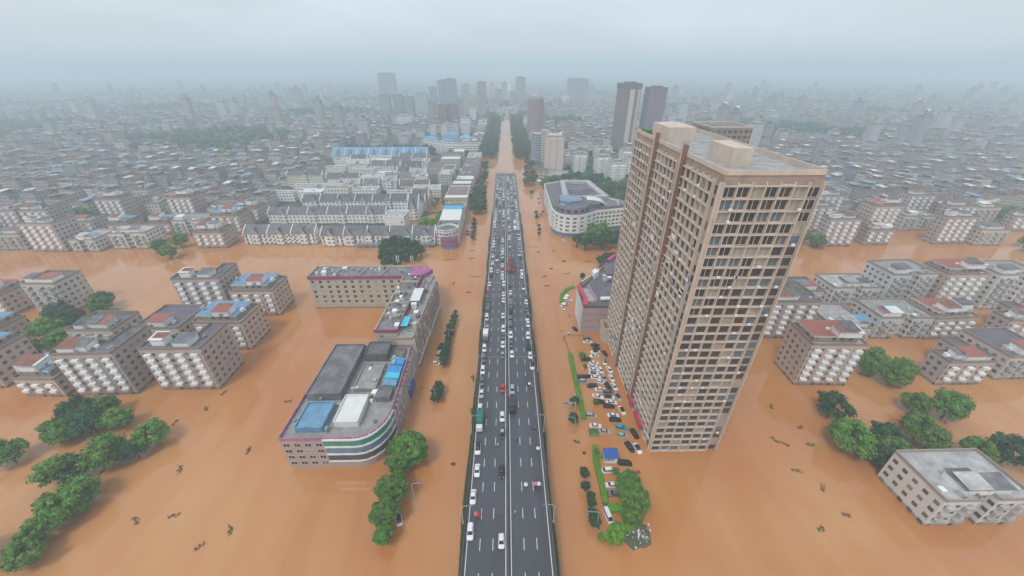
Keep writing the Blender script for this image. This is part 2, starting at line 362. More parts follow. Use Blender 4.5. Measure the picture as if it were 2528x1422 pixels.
def ptree(px, py, rpx, zc, set_=None, **k):
    x, y = P(px, py, zc); d = (y * cp_ + (CH - zc) * sp_); r = rpx * d / FPX * (1.14 if k.get('near') else 1.22)
    return tree(x, y, r, h=zc, set_=set_, **k)

# big near trees, bottom of the picture on the shop side
ptree(1012, 1108, 46, 7, near=True, label='largest full green tree, between the curved green-glass front and the lamp with a blue head', name='broadleaf_tree', group='big green trees beside the near shops')
ptree(980, 1100, 24, 5, near=True, label='green tree squeezed between the curved green-glass front and the largest full tree', name='broadleaf_tree', group='big green trees beside the near shops')
ptree(985, 1140, 32, 5, near=True, label='green tree merging into the lower edge of the largest full tree', name='broadleaf_tree', group='big green trees beside the near shops')
ptree(966, 1205, 36, 6, near=True, label='green tree at the frame edge just above the white half-sunken car', name='broadleaf_tree', group='big green trees beside the near shops')
ptree(984, 1180, 20, 5, near=True, label='smaller green tree filling the gap left of the blue-headed lamp', name='broadleaf_tree', group='big green trees beside the near shops')
ptree(950, 1262, 36, 6, near=True, label='green tree at the frame edge level with the white half-sunken car', name='broadleaf_tree', group='big green trees beside the near shops')
ptree(948, 1318, 26, 4, near=True, label='lowest green tree in the corner below the white half-sunken car', name='broadleaf_tree', group='big green trees beside the near shops')
# right bottom
for px, py, rp, zc, lb in [(1552, 1192, 32, 4, 'green tree whose crown overhangs the pale car below the kiosk'), (1566, 1228, 38, 5, 'biggest dark green tree beyond the grey parked car'),
                           (1562, 1276, 26, 4, 'green tree beside the rubble patch near the bottom corner'), (1500, 1200 - 38, 0, 0, '')]:
    if rp: ptree(px, py, rp, zc, near=True, label=lb, name='broadleaf_tree', group='big green trees beside the car park')
# island rows
for px, py, rp in [(1124, 769, 5), (1122, 781, 8), (1117, 794, 9), (1111, 808, 10), (1109, 822, 10), (1106, 836, 9), (1104, 850, 9), (1101, 864, 10), (1096, 877, 12), (1094, 891, 11), (1084, 950, 11), (1080, 962, 14), (1078, 976, 14)]:
    ptree(px, py, rp, 3.4, set_='isl', kind='dark', name='street_tree', group='dark trees on the flooded verge facing the pink shop front')
for px, py, rp in [(1171, 542, 5), (1170, 552, 6), (1170, 562, 6), (1169, 573, 6), (1167, 584, 6)]:
    ptree(px, py, rp, 3, set_='isl2', kind='dark', name='street_tree', group='short row of dark trees in the water beyond the crossing')
for px, py, rp in [(1313, 474, 6), (1324, 524, 5), (1326, 534, 5), (1330, 556, 4), (1332, 566, 4), (1331, 576, 4), (1340, 522, 3), (1335, 529, 3)]:
    ptree(px, py, rp, 2.5, set_='isl3', kind='dark', name='street_tree', group='small dark trees standing in water beside the curved white block')
for px, py, rp in [(1418, 989, 11), (1416, 1031, 13), (1443, 1165, 12), (1445, 1198, 11), (1458, 1226, 12), (1460, 1240, 10), (1464, 1268, 14), (1469, 1286, 15)]:
    ptree(px, py, rp, 3, set_='isl4', kind='dark', name='street_tree', group='dark round trees along the hedge of the car park')
for px, py, rp in [(1437, 876, 8), (1444, 903, 5), (1520, 1162, 9), (1470, 990, 6), (1473, 1115, 6)]:
    ptree(px, py, rp, 2.2, set_='lot', kind='mid', name='small_tree', group='small trees inside the flooded car park')
ptree(1438, 680, 7, 3, kind='dark', name='round_tree', label='lone dark round tree in the water before the red-roofed restaurant corner')
for px, py, rp in [(1483, 640, 10), (1498, 634, 12), (1514, 634, 12), (1530, 630, 12), (1500, 646, 11)]:
    ptree(px, py, rp, 6, set_='rest', kind='dark', name='leafy_tree', group='dark trees behind the restaurant with red awning')
# grove beyond crossing (left) and mass behind it
for i, (px, py, rp) in enumerate([(1168, 512, 13), (1187, 512, 15), (1178, 500, 15), (1192, 494, 13), (1172, 486, 14), (1188, 478, 13), (1180, 468, 12), (1193, 464, 10), (1187, 450, 10), (1193, 437, 10), (1198, 428, 8), (1197, 412, 8), (1201, 402, 7), (1192, 404, 7)]):
    ptree(px, py, rp, 6, set_='grove', kind='dark', name='leafy_tree', group='dense dark trees lining the flooded road beyond the crossing')
for px, py, rp in [(952, 604, 16), (975, 598, 17), (1000, 602, 17), (1025, 606, 15), (1038, 616, 11), (950, 628, 17), (975, 624, 18), (1000, 626, 17), (1022, 624, 14), (955, 645, 13), (980, 645, 12)]:
    ptree(px, py, rp, 6, set_='cor', kind='dark', name='leafy_tree', group='dark trees massed at the crossing behind the cream block')
for px, py, rp in [(1052, 545, 11), (1070, 548, 11), (1082, 536, 9), (1040, 552, 8), (1086, 527, 8)]:
    ptree(px, py, rp, 4, set_='yard', kind='bright', name='yard_tree', group='bright green trees in the yard behind the shops')
for px, py, rp in [(1098, 500, 8), (1105, 485, 9), (1109, 468, 8), (1078, 492, 8), (1072, 505, 7), (970, 478, 10), (990, 474, 10), (1010, 478, 8), (1085, 475, 8)]:
    ptree(px, py, rp, 5, set_='yard2', kind='mid', name='yard_tree', group='green trees between the white terraces')
for px, py, rp, kd in [(1425, 590, 13, 'dark'), (1445, 597, 13, 'dark'), (1467, 594, 15, 'dark'), (1490, 596, 15, 'dark'), (1512, 592, 14, 'dark'), (1532, 590, 13, 'dark'), (1478, 575, 17, 'mid'), (1500, 580, 14, 'dark'), (1457, 578, 14, 'mid'), (1490, 562, 14, 'mid'), (1463, 562, 12, 'mid'), (1522, 578, 12, 'dark'), (1538, 574, 10, 'dark')]:
    ptree(px, py, rp, 7, set_='hot', kind=kd, name='leafy_tree', group='trees in front of the curved white block')
for i, (px, py, rp) in enumerate([(1345, 452, 12), (1362, 450, 12), (1380, 446, 11), (1352, 440, 9), (1410, 436, 10), (1428, 432, 10), (1445, 436, 11), (1462, 440, 11), (1478, 448, 12), (1490, 460, 12), (1505, 466, 11), (1500, 445, 10), (1520, 455, 10), (1470, 425, 8), (1392, 436, 8), (1538, 450, 10), (1552, 440, 10), (1512, 480, 10), (1526, 484, 9), (1540, 486, 8), (1437, 446, 9), (1453, 428, 10), (1470, 436, 10), (1485, 436, 10), (1498, 458, 10), (1510, 458, 10), (1480, 460, 10), (1420, 444, 8), (1532, 466, 9), (1548, 468, 9), (1400, 434, 8), (1370, 440, 9), (1455, 415, 7), (1460, 400, 7), (1403, 415, 7), (1515, 385, 8), (1530, 390, 8)]):
    ptree(px, py, rp, 6, set_='beh', kind='mid' if i % 3 == 0 else 'dark', name='leafy_tree', group='trees among the white flats behind the curved block')
for i, (px, py, rp) in enumerate([(1300, 447, 10), (1314, 443, 11), (1302, 430, 10), (1315, 425, 10), (1303, 413, 9), (1313, 405, 9), (1302, 398, 8), (1322, 436, 8)]):
    ptree(px, py, rp, 6, set_='av0', kind='dark', name='avenue_tree', group='dark trees along the avenue near the beige tower block')
for side in (-1, 1):
    yy = 590.0
    while yy < 1060:
        for col in (0, 1):
            x = side * ((17.5 if col == 0 else 30) + random.uniform(-1.5, 1.5)) + (2 if side > 0 else -3)
            tree(x, yy + col * 7 + random.uniform(-2, 2), random.uniform(8.5, 10.0), 9, 'dark', set_='avL' if side < 0 else 'avR', name='avenue_tree',
                 group='avenue trees fading into the haze')
        yy += 15.5
# small green band behind blue-roofed row
for i in range(16):
    tree(-118 - i * 9 + random.uniform(-2, 2), 628 + random.uniform(-6, 8), random.uniform(6, 9), 7, 'dark', set_='band', name='leafy_tree', group='trees behind the blue-roofed terrace')
for i in range(6):
    tree(-84 + i * 9, 600 + random.uniform(-8, 8), random.uniform(5, 7), 6, 'dark', set_='band', name='leafy_tree', group='trees behind the blue-roofed terrace')

# hedges
def hedge(pts, wd, ht, m, label, name='hedge', cat='hedge', dens=9, size=.28, dome=False):
    rng = random.Random(len(TREES) + int(pts[0][0] * 10)); mb = MB(); x0, y0 = pts[0]
    for (ax, ay), (bx, by) in zip(pts, pts[1:]):
        l = math.hypot(bx - ax, by - ay); n = int(l * wd * dens) + 5
        mb.bar((ax - x0, ay - y0), (bx - x0, by - y0), wd * .8, -.3, ht * .82)
        for _ in range(n):
            t = rng.random(); o = rng.uniform(-.5, .5) * wd; nx, ny = -(by - ay) / l, (bx - ax) / l
            edge = abs(o) > wd * .38; z = rng.uniform(.2, ht) if edge else ht * rng.uniform(.82, 1.08)
            p = Vector((ax + (bx - ax) * t + nx * o - x0, ay + (by - ay) * t + ny * o - y0, z))
            nr = Vector((nx * o + rng.gauss(0, .5), ny * o + rng.gauss(0, .5), 1)).normalized(); u = nr.orthogonal().normalized(); v = nr.cross(u)
            mb.face([p - u * size, p - v * size * .7, p + u * size, p + v * size * .7])
    return tag(link(name, mb.mesh(name, [m]), None, (x0, y0, 0)), label, cat)
hedge([P(1407, 872, 1), P(1424, 950, 1), P(1442, 1032, 1)], 2.1, 1.6, m_leafb, 'longest bright green clipped hedge along the car park beyond the road sign')
hedge([P(1470, 1128, 1), P(1484, 1185, 1), P(1496, 1242, 1)], 2.3, 1.5, m_leafb, 'bright green clipped hedge beside the blue-roofed kiosk and pale cars')
hedge([P(1500, 1254, .8), P(1546, 1250, .8)], 3.0, 1.3, m_leafb, 'short bright hedge running across below the grey parked car')
hedge([P(1469, 1100, 1), P(1470, 1126, 1)], 2.2, 1.8, m_leafb, 'leafy yellow-green bush at the top end of the kiosk hedge', name='bush', cat='bush')
hedge([P(1474, 1124, 1), P(1490, 1122, 1)], 1.5, 1.3, m_leafb, 'stub of bright hedge reaching the side of the blue-roofed kiosk')
hedge([P(1386, 745, .8), P(1387, 728, .8), P(1394, 718, .8), P(1404, 710, .8), P(1418, 707, .8)], 2.6, .9, m_leafb, 'curved green flower bed hedge before the restaurant front')
hedge([P(1455, 1066, .8), P(1478, 1066, .8)], 3.0, 1.2, m_leaf, 'low green planted patch beside the silver car at the car park entrance')
for i, (px, py, rp, lb) in enumerate([(1521, 1316, 24, 'bright green dome-shaped bush at the bottom edge beside the muddy path'), (1484, 1326, 9, 'small bright bush cut by the bottom edge left of the dome-shaped bush'), (1549, 1300, 12, 'ragged green shrub growing over the rubble patch')]):
    ptree(px, py, rp, 2.0 if i != 1 else 1.2, kind='bright', name='round_bush', label=lb, cat='bush')
# ivy along the flyover sides
def ivy(side, label):
    rng = random.Random(side + 5); mb = MB()
    for _ in range(20000):
        y = 20 + (rng.random() ** 1.4) * 320; amp = .5 + .5 * math.sin(y * .11) * math.sin(y * .043 + side)
        o = 12.42 + rng.random() ** .7 * (.5 + 1.1 * amp); z = rng.uniform(0.0, deck(y) + .5 * amp) * (1 - .35 * (o - 12.4))
        p = Vector((side * (o - 12.4), y, z)); nr = Vector((side, rng.gauss(0, .4), .8 + rng.gauss(0, .3))).normalized(); u = nr.orthogonal().normalized(); v = nr.cross(u); s_ = .26
        mb.face([p - u * s_, p - v * s_ * .7, p + u * s_, p + v * s_ * .7])
    return tag(link('ivy', mb.mesh('ivy', [m_leafd]), None, (side * 12.4, 0, 0)), label, 'ivy', kind='stuff')
ivy(-1, 'dark ivy hanging on the flyover flank facing the shops')
ivy(1, 'dark ivy hanging on the flyover flank facing the car park')
for px, py, rp, lb in [(1167, 930, 4, 'small green bush poking from the water beside the flyover near a grey car'), (1164, 1012, 5, 'bright green bush against the flyover flank level with the green lorry')]:
    ptree(px, py, rp, 3, kind='bright', name='bush', label=lb, cat='bush')

# ------------------------------------------------------------------ vehicles (front towards -y)
def rrect(x, y0, y1, c, z, n=3):
    """rounded rectangle loop, half width x, from y0 to y1"""
    pts = []; c = min(c, x * .9, (y1 - y0) * .45)
    for cx_, cy_, a0 in ((x - c, y1 - c, 0), (-x + c, y1 - c, 90), (-x + c, y0 + c, 180), (x - c, y0 + c, 270)):
        for k in range(n + 1):
            a = R(a0 + 90 * k / n); pts.append((cx_ + c * math.cos(a), cy_ + c * math.sin(a), z))
    return pts
KIND = {  # length, width, height, bonnet z, cabin y0,y1 base, top y0,y1
    'sedan': (4.6, 1.8, 1.45, .92, -1.05, 1.55, -.35, .95),
    'hatchback': (4.0, 1.75, 1.5, .95, -1.05, 1.85, -.35, 1.45),
    'suv': (4.7, 1.9, 1.75, 1.1, -1.15, 2.15, -.45, 1.85),
    'van': (4.9, 1.85, 1.95, 1.15, -1.9, 2.3, -1.1, 2.15)}
CARM = {}
def car_parts(kind, col, roofcol):
    key = (kind, col, roofcol)
    if key in CARM: return CARM[key]
    L_, W_, H_, bz, c0, c1, t0, t1 = KIND[kind]; h = L_ / 2; w_ = W_ / 2; pm = paint(col); parts = {}
    def drop(lp):  # lower the bonnet and boot ends
        return [(x, y, z - (.16 * max(0, (-y - .9) / (h - .9)) ** 1.5 if y < 0 else .10 * max(0, (y - 1.2) / (h - 1.2)) ** 2) * (1 if z > .6 else 0)) for x, y, z in lp]
    b = MB(); b.loft([rrect(w_ - .08, -h + .1, h - .1, .35, .2), rrect(w_, -h, h, .42, .45), rrect(w_, -h + .02, h - .02, .45, .68), drop(rrect(w_ - .06, -h + .1, h - .08, .45, bz - .06)), drop(rrect(w_ - .16, -h + .25, h - .2, .4, bz))])
    b.box(-w_ - .14, -w_ + .02, c0 + .25, c0 + .4, bz - .02, bz + .1); b.box(w_ - .02, w_ + .14, c0 + .25, c0 + .4, bz - .02, bz + .1)
    parts['body'] = b.mesh('car_body', [pm], True)
    A = rrect(w_ - .12, c0, c1, .22, bz - .06); B = rrect(w_ - .30, t0, t1, .2, H_ - .05)
    g = MB(); g.loft([A, B]); parts['window_band'] = g.mesh('window_band', [m_cglass], True)
    r = MB(); rm = pm if roofcol is None else paint(roofcol)
    r.loft([rrect(w_ - .27, t0 - .04, t1 + .04, .22, H_ - .06), rrect(w_ - .27, t0 - .02, t1 + .02, .22, H_ - .02), rrect(w_ - .42, t0 + .14, t1 - .14, .2, H_)])
    for sx_ in (-1, 1):  # pillars
        for (a_, b_) in ((c0 + .02, t0 + .02), (.15, .3), (c1 - .02, t1 - .02)):
            r.tube((sx_ * (w_ - .13), a_, bz - .04), (sx_ * (w_ - .30), b_, H_ - .05), .045, n=5)
    parts['roof'] = r.mesh('car_roof', [rm], True)
    wm = MB(); wm.tube((-.1, 0, 0), (.1, 0, 0), .32, n=14); wm.tube((-.11, 0, 0), (.11, 0, 0), .18, n=10, mi=1); parts['wheel'] = wm.mesh('wheel', [m_tyre, m_steel], True)
    lm = MB(); lm.box(-.17, .17, -.08, .1, -.07, .07); parts['headlight'] = lm.mesh('headlight', [m_lampw])
    tm = MB(); tm.box(-.15, .15, -.06, .05, -.08, .08); parts['tail_light'] = tm.mesh('tail_light', [m_lampr])
    # all in one, for the far ones
    f = MB()
    for q, mi in ((b, 0), (g, 1), (r, 2)):
        i0 = len(f.v); f.v += q.v; f.f += [tuple(i + i0 for i in fc) for fc in q.f]; f.m += [mi] * len(q.f); f.uv += q.uv
    for sx_ in (-1, 1):
        for sy_ in (-1, 1): f.tube((sx_ * (w_ - .2), sy_ * h * .6, .32), (sx_ * (w_ - .02), sy_ * h * .6, .32), .32, n=10, mi=3)
    parts['far'] = f.mesh('car_far', [pm, m_cglass, rm, m_tyre]); CARM[key] = parts
    return parts
def car(x, y, z, rz, kind, col, roofcol=None, near=False, group=None, label=None):
    nm = {'sedan': 'sedan_car', 'hatchback': 'hatchback_car', 'suv': 'suv_car', 'van': 'passenger_van'}[kind]
    p = car_parts(kind, col, roofcol); cat = 'van' if kind == 'van' else 'car'; L_, W_ = KIND[kind][:2]
    if not near: return tag(link(nm, p['far'], None, (x, y, z), rz), label, cat, group)
    t = thing(nm, (x, y, z), label, cat, group, rz)
    for k in ('body', 'window_band', 'roof'): link(k, p[k], t)
    for sx_ in (-1, 1):
        for sy_ in (-1, 1): link('wheel', p['wheel'], t, (sx_ * (W_ / 2 - .1), sy_ * L_ * .3, .32))
        link('headlight', p['headlight'], t, (sx_ * (W_ / 2 - .38), -L_ / 2 + .12, .66), -sx_ * .35)
        link('tail_light', p['tail_light'], t, (sx_ * (W_ / 2 - .34), L_ / 2 - .1, .74), 0)
    return t
def lorry(x, y, z, rz, length, name, bodym, cabm, box_h=2.6, open_=False, label=None, cat='lorry', wd=2.4):
    t = thing(name, (x, y, z), label, cat, None, rz); h = length / 2; w_ = wd / 2
    c = MB(); c.loft([rrect(w_ - .05, -h, -h + 1.9, .18, .5), rrect(w_ - .03, -h, -h + 1.9, .2, 1.5), rrect(w_ - .12, -h + .22, -h + 1.85, .2, 2.25), rrect(w_ - .25, -h + .4, -h + 1.75, .2, 2.35)])
    link('cab', c.mesh('cab', [cabm], False), t)
    g = MB(); g.face([(-w_ + .15, -h - .02, 1.35), (w_ - .15, -h - .02, 1.35), (w_ - .25, -h + .17, 2.1), (-w_ + .25, -h + .17, 2.1)]); link('windscreen', g.mesh('windscreen', [m_cglass]), t)
    b = MB()
    if open_:
        b.box(-w_, w_, -h + 2.1, h, .9, 1.1)
        for a in ((-w_, -w_ + .1, -h + 2.1, h), (w_ - .1, w_, -h + 2.1, h)): b.box(a[0], a[1], a[2], a[3], 1.1, 1.9)
        b.box(-w_ + .1, w_ - .1, -h + 2.1, -h + 2.2, 1.1, 1.9); b.box(-w_ + .1, w_ - .1, h - .1, h, 1.1, 1.9)
        yy = -h + 2.9
        while yy < h - .5: b.box(-w_ + .1, w_ - .1, yy, yy + .12, 1.5, 1.62); yy += 1.3
    else:
        b.loft([rrect(w_, -h + 2.1, h, .06, .9), rrect(w_, -h + 2.1, h, .06, .9 + box_h - .05), rrect(w_ - .1, -h + 2.2, h - .1, .06, .9 + box_h)])
        yy = -h + 3
        while yy < h - .3: b.box(-w_ - .02, w_ + .02, yy, yy + .06, 1.0, .9 + box_h + .02); yy += 1.0
    link('cargo_box', b.mesh('cargo_box', [bodym]), t)
    wm = MB(); wm.tube((-.14, 0, 0), (.14, 0, 0), .45, n=14); me = wm.mesh('wheel', [m_tyre])
    for yy in ([-h + 1.0, h - 1.2] + ([h - 2.4] if length > 8 else [])):
        for sx_ in (-1, 1): link('wheel', me, t, (sx_ * (w_ - .15), yy, .45))
    return t
def bus(x, y, z, rz, length, bodym, label):
    t = thing('minibus', (x, y, z), label, 'bus', None, rz); h = length / 2
    b = MB(); b.loft([rrect(1.0, -h, h, .25, .35), rrect(1.05, -h, h, .3, 1.2)]); b.loft([rrect(1.0, -h + .12, h - .05, .28, 1.75), rrect(.98, -h + .2, h - .08, .28, 2.2), rrect(.8, -h + .5, h - .3, .28, 2.35)]); link('body', b.mesh('body', [bodym], True), t)
    g = MB(); g.loft([rrect(1.02, -h + .03, h - .02, .28, 1.15), rrect(.985, -h + .15, h - .06, .28, 1.8)], cap=False); link('window_band', g.mesh('window_band', [m_cglass], True), t)
    wm = MB(); wm.tube((-.12, 0, 0), (.12, 0, 0), .4, n=14); me = wm.mesh('wheel', [m_tyre])
    for yy in (-h * .62, h * .62):
        for sx_ in (-1, 1): link('wheel', me, t, (sx_ * .92, yy, .4))
    return t

LANES = {'a': [], 'b': [], 'c': [], 'd': [], 'e': [], 'f': []}
LANEX = {'a': -9.5, 'b': -6.0, 'c': -2.5, 'd': 2.5, 'e': 6.0, 'f': 9.6}
LANEN = {'a': 'outer lane, shops side', 'b': 'middle lane, shops side', 'c': 'median lane, shops side',
         'd': 'median lane, tower side', 'e': 'middle lane, tower side', 'f': 'outer lane, tower side'}
GRP = {'abc': 'queueing traffic on the shops side of the flyover', 'def': 'queueing traffic on the tall tower side of the flyover'}
def dz(px, py):
    z = 7.0
    for _ in range(4): x, y = P(px, py, z + .8); z = deck(y)
    return x, y, z
WORDS = {'sedan': 'sedan', 'hatchback': 'hatchback', 'suv': 'tall estate car', 'van': 'van'}
def lane_of(x): return min(LANEX, key=lambda k: abs(LANEX[k] - x))
def put(px, py, kind, col, roof=None, near=True, rz=None):
    x, y, z = dz(px, py); ln = lane_of(x)
    o = car(x, y, z, random.uniform(-.02, .02) if rz is None else rz, kind, col, roof, near, GRP['abc' if x < 0 else 'def'])
    LANES[ln].append((y, '%s %s%s' % (col, WORDS[kind], ' with %s roof' % roof if roof else ''), o)); return o
W, G, K, SI = 'white', 'grey', 'black', 'silver'
for a in [(1161, 1311, 'suv', W), (1238, 1334, 'hatchback', W), (1168, 1225, 'sedan', W), (1178, 1160, 'sedan', W), (1238.5, 1162, 'sedan', K), (1180, 1106, 'suv', W, K), (1240, 1067, 'sedan', K, SI),
          (1240, 1027, 'sedan', W), (1185, 1007, 'sedan', W), (1265, 961, 'suv', SI), (1241, 957, 'hatchback', 'red'), (1189, 970, 'sedan', SI, W), (1190, 940, 'sedan', G), (1192, 913, 'suv', W),
          (1195, 884, 'suv', G), (1314, 902, 'suv', W, K), (1309, 876, 'sedan', W), (1306.5, 858, 'van', K), (1264, 873, 'sedan', W), (1241, 875, 'sedan', G, SI), (1241.5, 849, 'sedan', W), (1196, 859, 'suv', W),
          (1203, 808, 'sedan', SI), (1202, 783, 'van', W), (1204, 736, 'hatchback', G), (1206, 721, 'hatchback', 'red'), (1208.5, 700, 'sedan', W),
          (1243, 740, 'sedan', W), (1243, 725, 'sedan', W), (1243, 712, 'hatchback', G), (1243.5, 700, 'suv', W), (1242, 778, 'sedan', W), (1242.5, 811, 'suv', W), (1242.5, 828, 'hatchback', G),
          (1260.6, 721, 'sedan', W), (1259.5, 734, 'suv', G), (1260, 772, 'sedan', K), (1260, 788, 'suv', G), (1260, 805, 'van', G), (1261, 826, 'suv', W), (1261, 848, 'sedan', G), (1258.5, 708, 'sedan', K),
          (1292, 709, 'suv', W, K), (1298, 731, 'hatchback', G), (1299, 745, 'hatchback', W), (1300, 761, 'sedan', G), (1301.6, 784, 'suv', W, K), (1303.7, 799, 'sedan', W), (1303.5, 828, 'suv', W)]:
    put(*a)
lorries = []
def putl(px, py, *a, lab='', **k):
    x, y, z = dz(px, py); o = lorry(x, y, z, 0, *a, **k, label=lab); LANES[lane_of(x)].append((y, None, o)); return o
m_tarp_g = mat('green_tarpaulin', (0.01, 0.16, 0.11), 0.6, 0.15, 1); m_lred = mat('lorry_red', (0.42, 0.02, 0.07), 0.5, 0.15, 1); m_ldark = mat('dark_lorry_tarpaulin', (0.05, 0.035, 0.045), 0.6, 0.3, .8)
putl(1184.5, 1043, 7.5, 'lorry', m_tarp_g, paint('white'), lab='green covered lorry with a white cab in the outer lane by the ivy')
putl(1265, 1003, 6.8, 'lorry', m_ldark, paint('black'), 1.6, lab='black lorry behind the silver estate car beside the median')
putl(1199, 832, 6.5, 'lorry', paint('white'), paint('grey'), lab='white box lorry with dark cab in the outer lane on the shops side')
putl(1204, 758, 8.5, 'lorry', paint('grey'), paint('grey'), 1.4, True, lab='long grey open-bed lorry just ahead of the white van')
putl(1260, 754, 8.0, 'lorry', paint('grey'), paint('grey'), 2.0, lab='long grey lorry beside the median on the tower side')
putl(1256, 661, 10.5, 'lorry', m_lred, paint('grey'), 1.5, True, lab='bright red open lorry beside the median next to the dark red lorry')
putl(1266.5, 658, 15.5, 'lorry', m_ldark, m_lred, 2.3, lab='longest lorry, dark red with a dark covered load, beside the bright red open lorry')
x, y, z = dz(1271, 551); LANES['e'].append((y, None, bus(x, y, z, 0, 8.5, mat('cream_paint', (0.65, 0.62, 0.48), .4, .05), 'cream-roofed minibus standing alone in the middle lane with a white van behind it')))
putl(1271.5, 565, 5.2, 'lorry', paint('white'), paint('white'), 1.6, lab='short white box lorry directly in front of the cream-roofed minibus')
def rc():
    r = random.random()
    return W if r < .56 else SI if r < .68 else G if r < .84 else K if r < .965 else 'red'
def rk():
    r = random.random()
    return 'sedan' if r < .5 else 'suv' if r < .75 else 'hatchback' if r < .93 else 'van'
for ln, prob in (('a', 1), ('b', .38), ('c', 1), ('d', 1), ('e', .3), ('f', 1)):
    y = {'a': 212, 'b': 216, 'c': 208, 'd': 214, 'e': 262, 'f': 209}[ln]
    while y < 478:
        busy = any(abs(yy - y) < 5.6 or (d is None and abs(yy - y) < 10.5) for yy, d, _ in LANES[ln])
        pr = prob if ln not in 'be' else (.85 if y > 340 else .32 if ln == 'b' else .2)
        if not busy and random.random() < pr * .96:
            k, c = rk(), rc(); rf = K if (c == W and random.random() < .2) else None
            o = car(LANEX[ln] + random.uniform(-.35, .35), y, deck(y), random.uniform(-.04, .04), k, c, rf, False, GRP['abc' if ln in 'abc' else 'def'])
            LANES[ln].append((y, '%s %s%s' % (c, WORDS[k], ' with black roof' if rf else ''), o))
        y += random.uniform(5.5, 6.1) * (1 if random.random() < .93 else 1.3)
for ln, v in LANES.items():
    v.sort(key=lambda t: t[0])
    for i, (yy, d, o) in enumerate(v):
        if d: o['label'] = '%s, %s vehicle up the flyover %s' % (d, nth(i + 1), LANEN[ln])

# flooded car park; z below 0: the water stands above the sills
LOT = []
def lot(px, py, kind, col, ang, roof=None, z=-.45, label=None):
    x, y = P(px, py, .9)
    o = car(x, y, z, R(ang), kind, col, roof, True, 'cars standing in the flooded car park'); LOT.append((x, y, '%s %s%s' % (col, WORDS[kind], ' with %s roof' % roof if roof else ''), o, label))
def z7(a, b): return 1400 + a / 7.728, 820 + b / 7.728
def z8(a, b): return 1400 + a / 7.728, 980 + b / 7.728
for (a, b), k, c, ang, *rf in [((390, 110), 'suv', G, 88), ((395, 162), 'sedan', W, 90), ((540, 225), 'sedan', K, 92), ((565, 292), 'hatchback', K, 85), ((540, 352), 'sedan', W, -84, K), ((525, 428), 'sedan', W, -88), ((365, 505), 'suv', K, -88),
        ((722, 385), 'sedan', K, 16), ((730, 545), 'hatchback', W, -14, G), ((515, 562), 'sedan', W, 84), ((490, 622), 'sedan', W, 86), ((512, 692), 'sedan', W, 84), ((512, 762), 'sedan', W, 84, G), ((548, 835), 'sedan', W, 84), ((645, 700), 'hatchback', W, 8),
        ((700, 845), 'suv', SI, 10), ((640, 922), 'hatchback', W, 72), ((285, 835), 'suv', K, 92), ((405, 822), 'sedan', K, 92), ((325, 915), 'suv', SI, 92), ((812, 690), 'sedan', W, 12), ((850, 848), 'sedan', W, 12), ((905, 1012), 'sedan', W, 14),
        ((480, 1003), 'suv', K, -86), ((638, 1065), 'sedan', W, 84), ((785, 1015), 'suv', K, 18), ((792, 1122), 'suv', G, 88), ((588, 1198), 'sedan', W, 64), ((805, 1228), 'suv', W, 86, K), ((972, 1208), 'sedan', SI, 20, K), ((855, 1312), 'sedan', W, 84), ((610, 1308), 'suv', K, 86), ((805, 1392), 'suv', K, 86)]:
    lot(*z7(a, b), k, c, ang, rf[0] if rf else None)
for (a, b), k, c, ang, *rf in [((1055, 228), 'sedan', W, 12, K), ((885, 322), 'sedan', W, 86), ((922, 412), 'suv', K, 86), ((465, 332), 'suv', SI, 84), ((545, 520), 'sedan', W, 84), ((722, 630), 'sedan', SI, 84), ((1040, 560), 'suv', 'teal', 82),
        ((1062, 708), 'hatchback', 'pale_green', 88), ((1288, 680), 'suv', K, 14), ((1195, 930), 'suv', K, 20), ((1352, 952), 'sedan', W, 10, K), ((1110, 1242), 'van', K, 84)]:
    lot(*z8(a, b), k, c, ang, rf[0] if rf else None)
for (px, py), k, c, ang, rf, lb in [((1497, 1158), 'suv', W, -88, None, None), ((1510, 1193.5), 'sedan', W, -90, None, None), ((1518, 1215.5), 'suv', G, -90, None, None)]:
    lot(px, py, k, c, ang, rf, label=lb)
kx, ky = P(1508, 1120, 2)
LOT.sort(key=lambda t: math.hypot(t[0] - kx, t[1] - ky))
for i, (x, y, d, o, lb) in enumerate(LOT): o['label'] = lb or '%s in the flooded lot, %s nearest the blue-roofed kiosk' % (d.replace('_', ' '), nth(i + 1))
def stray(px, py, k, c, ang, label, z=-.5, roof=None):
    x, y = P(px, py, .8); car(x, y, z, R(ang), k, c, roof, True, None, label)
stray(1087, 855, 'van', K, -14, 'black van standing in the flood beside the dark verge trees'); stray(1083, 873, 'van', SI, -12, 'silver van in the flood just below the black van')
stray(1076, 893, 'hatchback', W, 75, 'white car half sunk under the lowest verge tree', -.8); stray(1155, 570, 'sedan', G, 85, 'grey car in the water beside the short tree row beyond the crossing')
stray(1156, 577, 'sedan', K, 85, 'black car, lower of the two beside the short tree row beyond the crossing'); stray(984, 1280, 'hatchback', W, 20, 'white and black car half sunk below the green tree beside the lamp', -.7, K)
stray(1392, 592, 'hatchback', W, 90, 'small white car in the water below the curved white block front', -.6); stray(1362, 661, 'sedan', 'brown', 88, 'dark red car roof just above the water in the crossing', -1.05)
stray(1394, 643, 'hatchback', 'brown', 60, 'brown car almost under water near the restaurant trees', -.95); stray(1502, 1270, 'van', W, 12, 'narrow white van by the end of the short bright hedge')
stray(1397, 748, 'hatchback', 'pale_green', 85, 'pale green car among white objects inside the curved hedge'); stray(1388, 757, 'hatchback', W, 30, 'white car at the lower tip of the curved hedge', -.7)
stray(1420, 810, 'sedan', K, 25, 'dark car at the foot of the restaurant blue-white side wall'); stray(1403, 738, 'sedan', W, 95, 'white car inside the curved hedge above the pale green car')
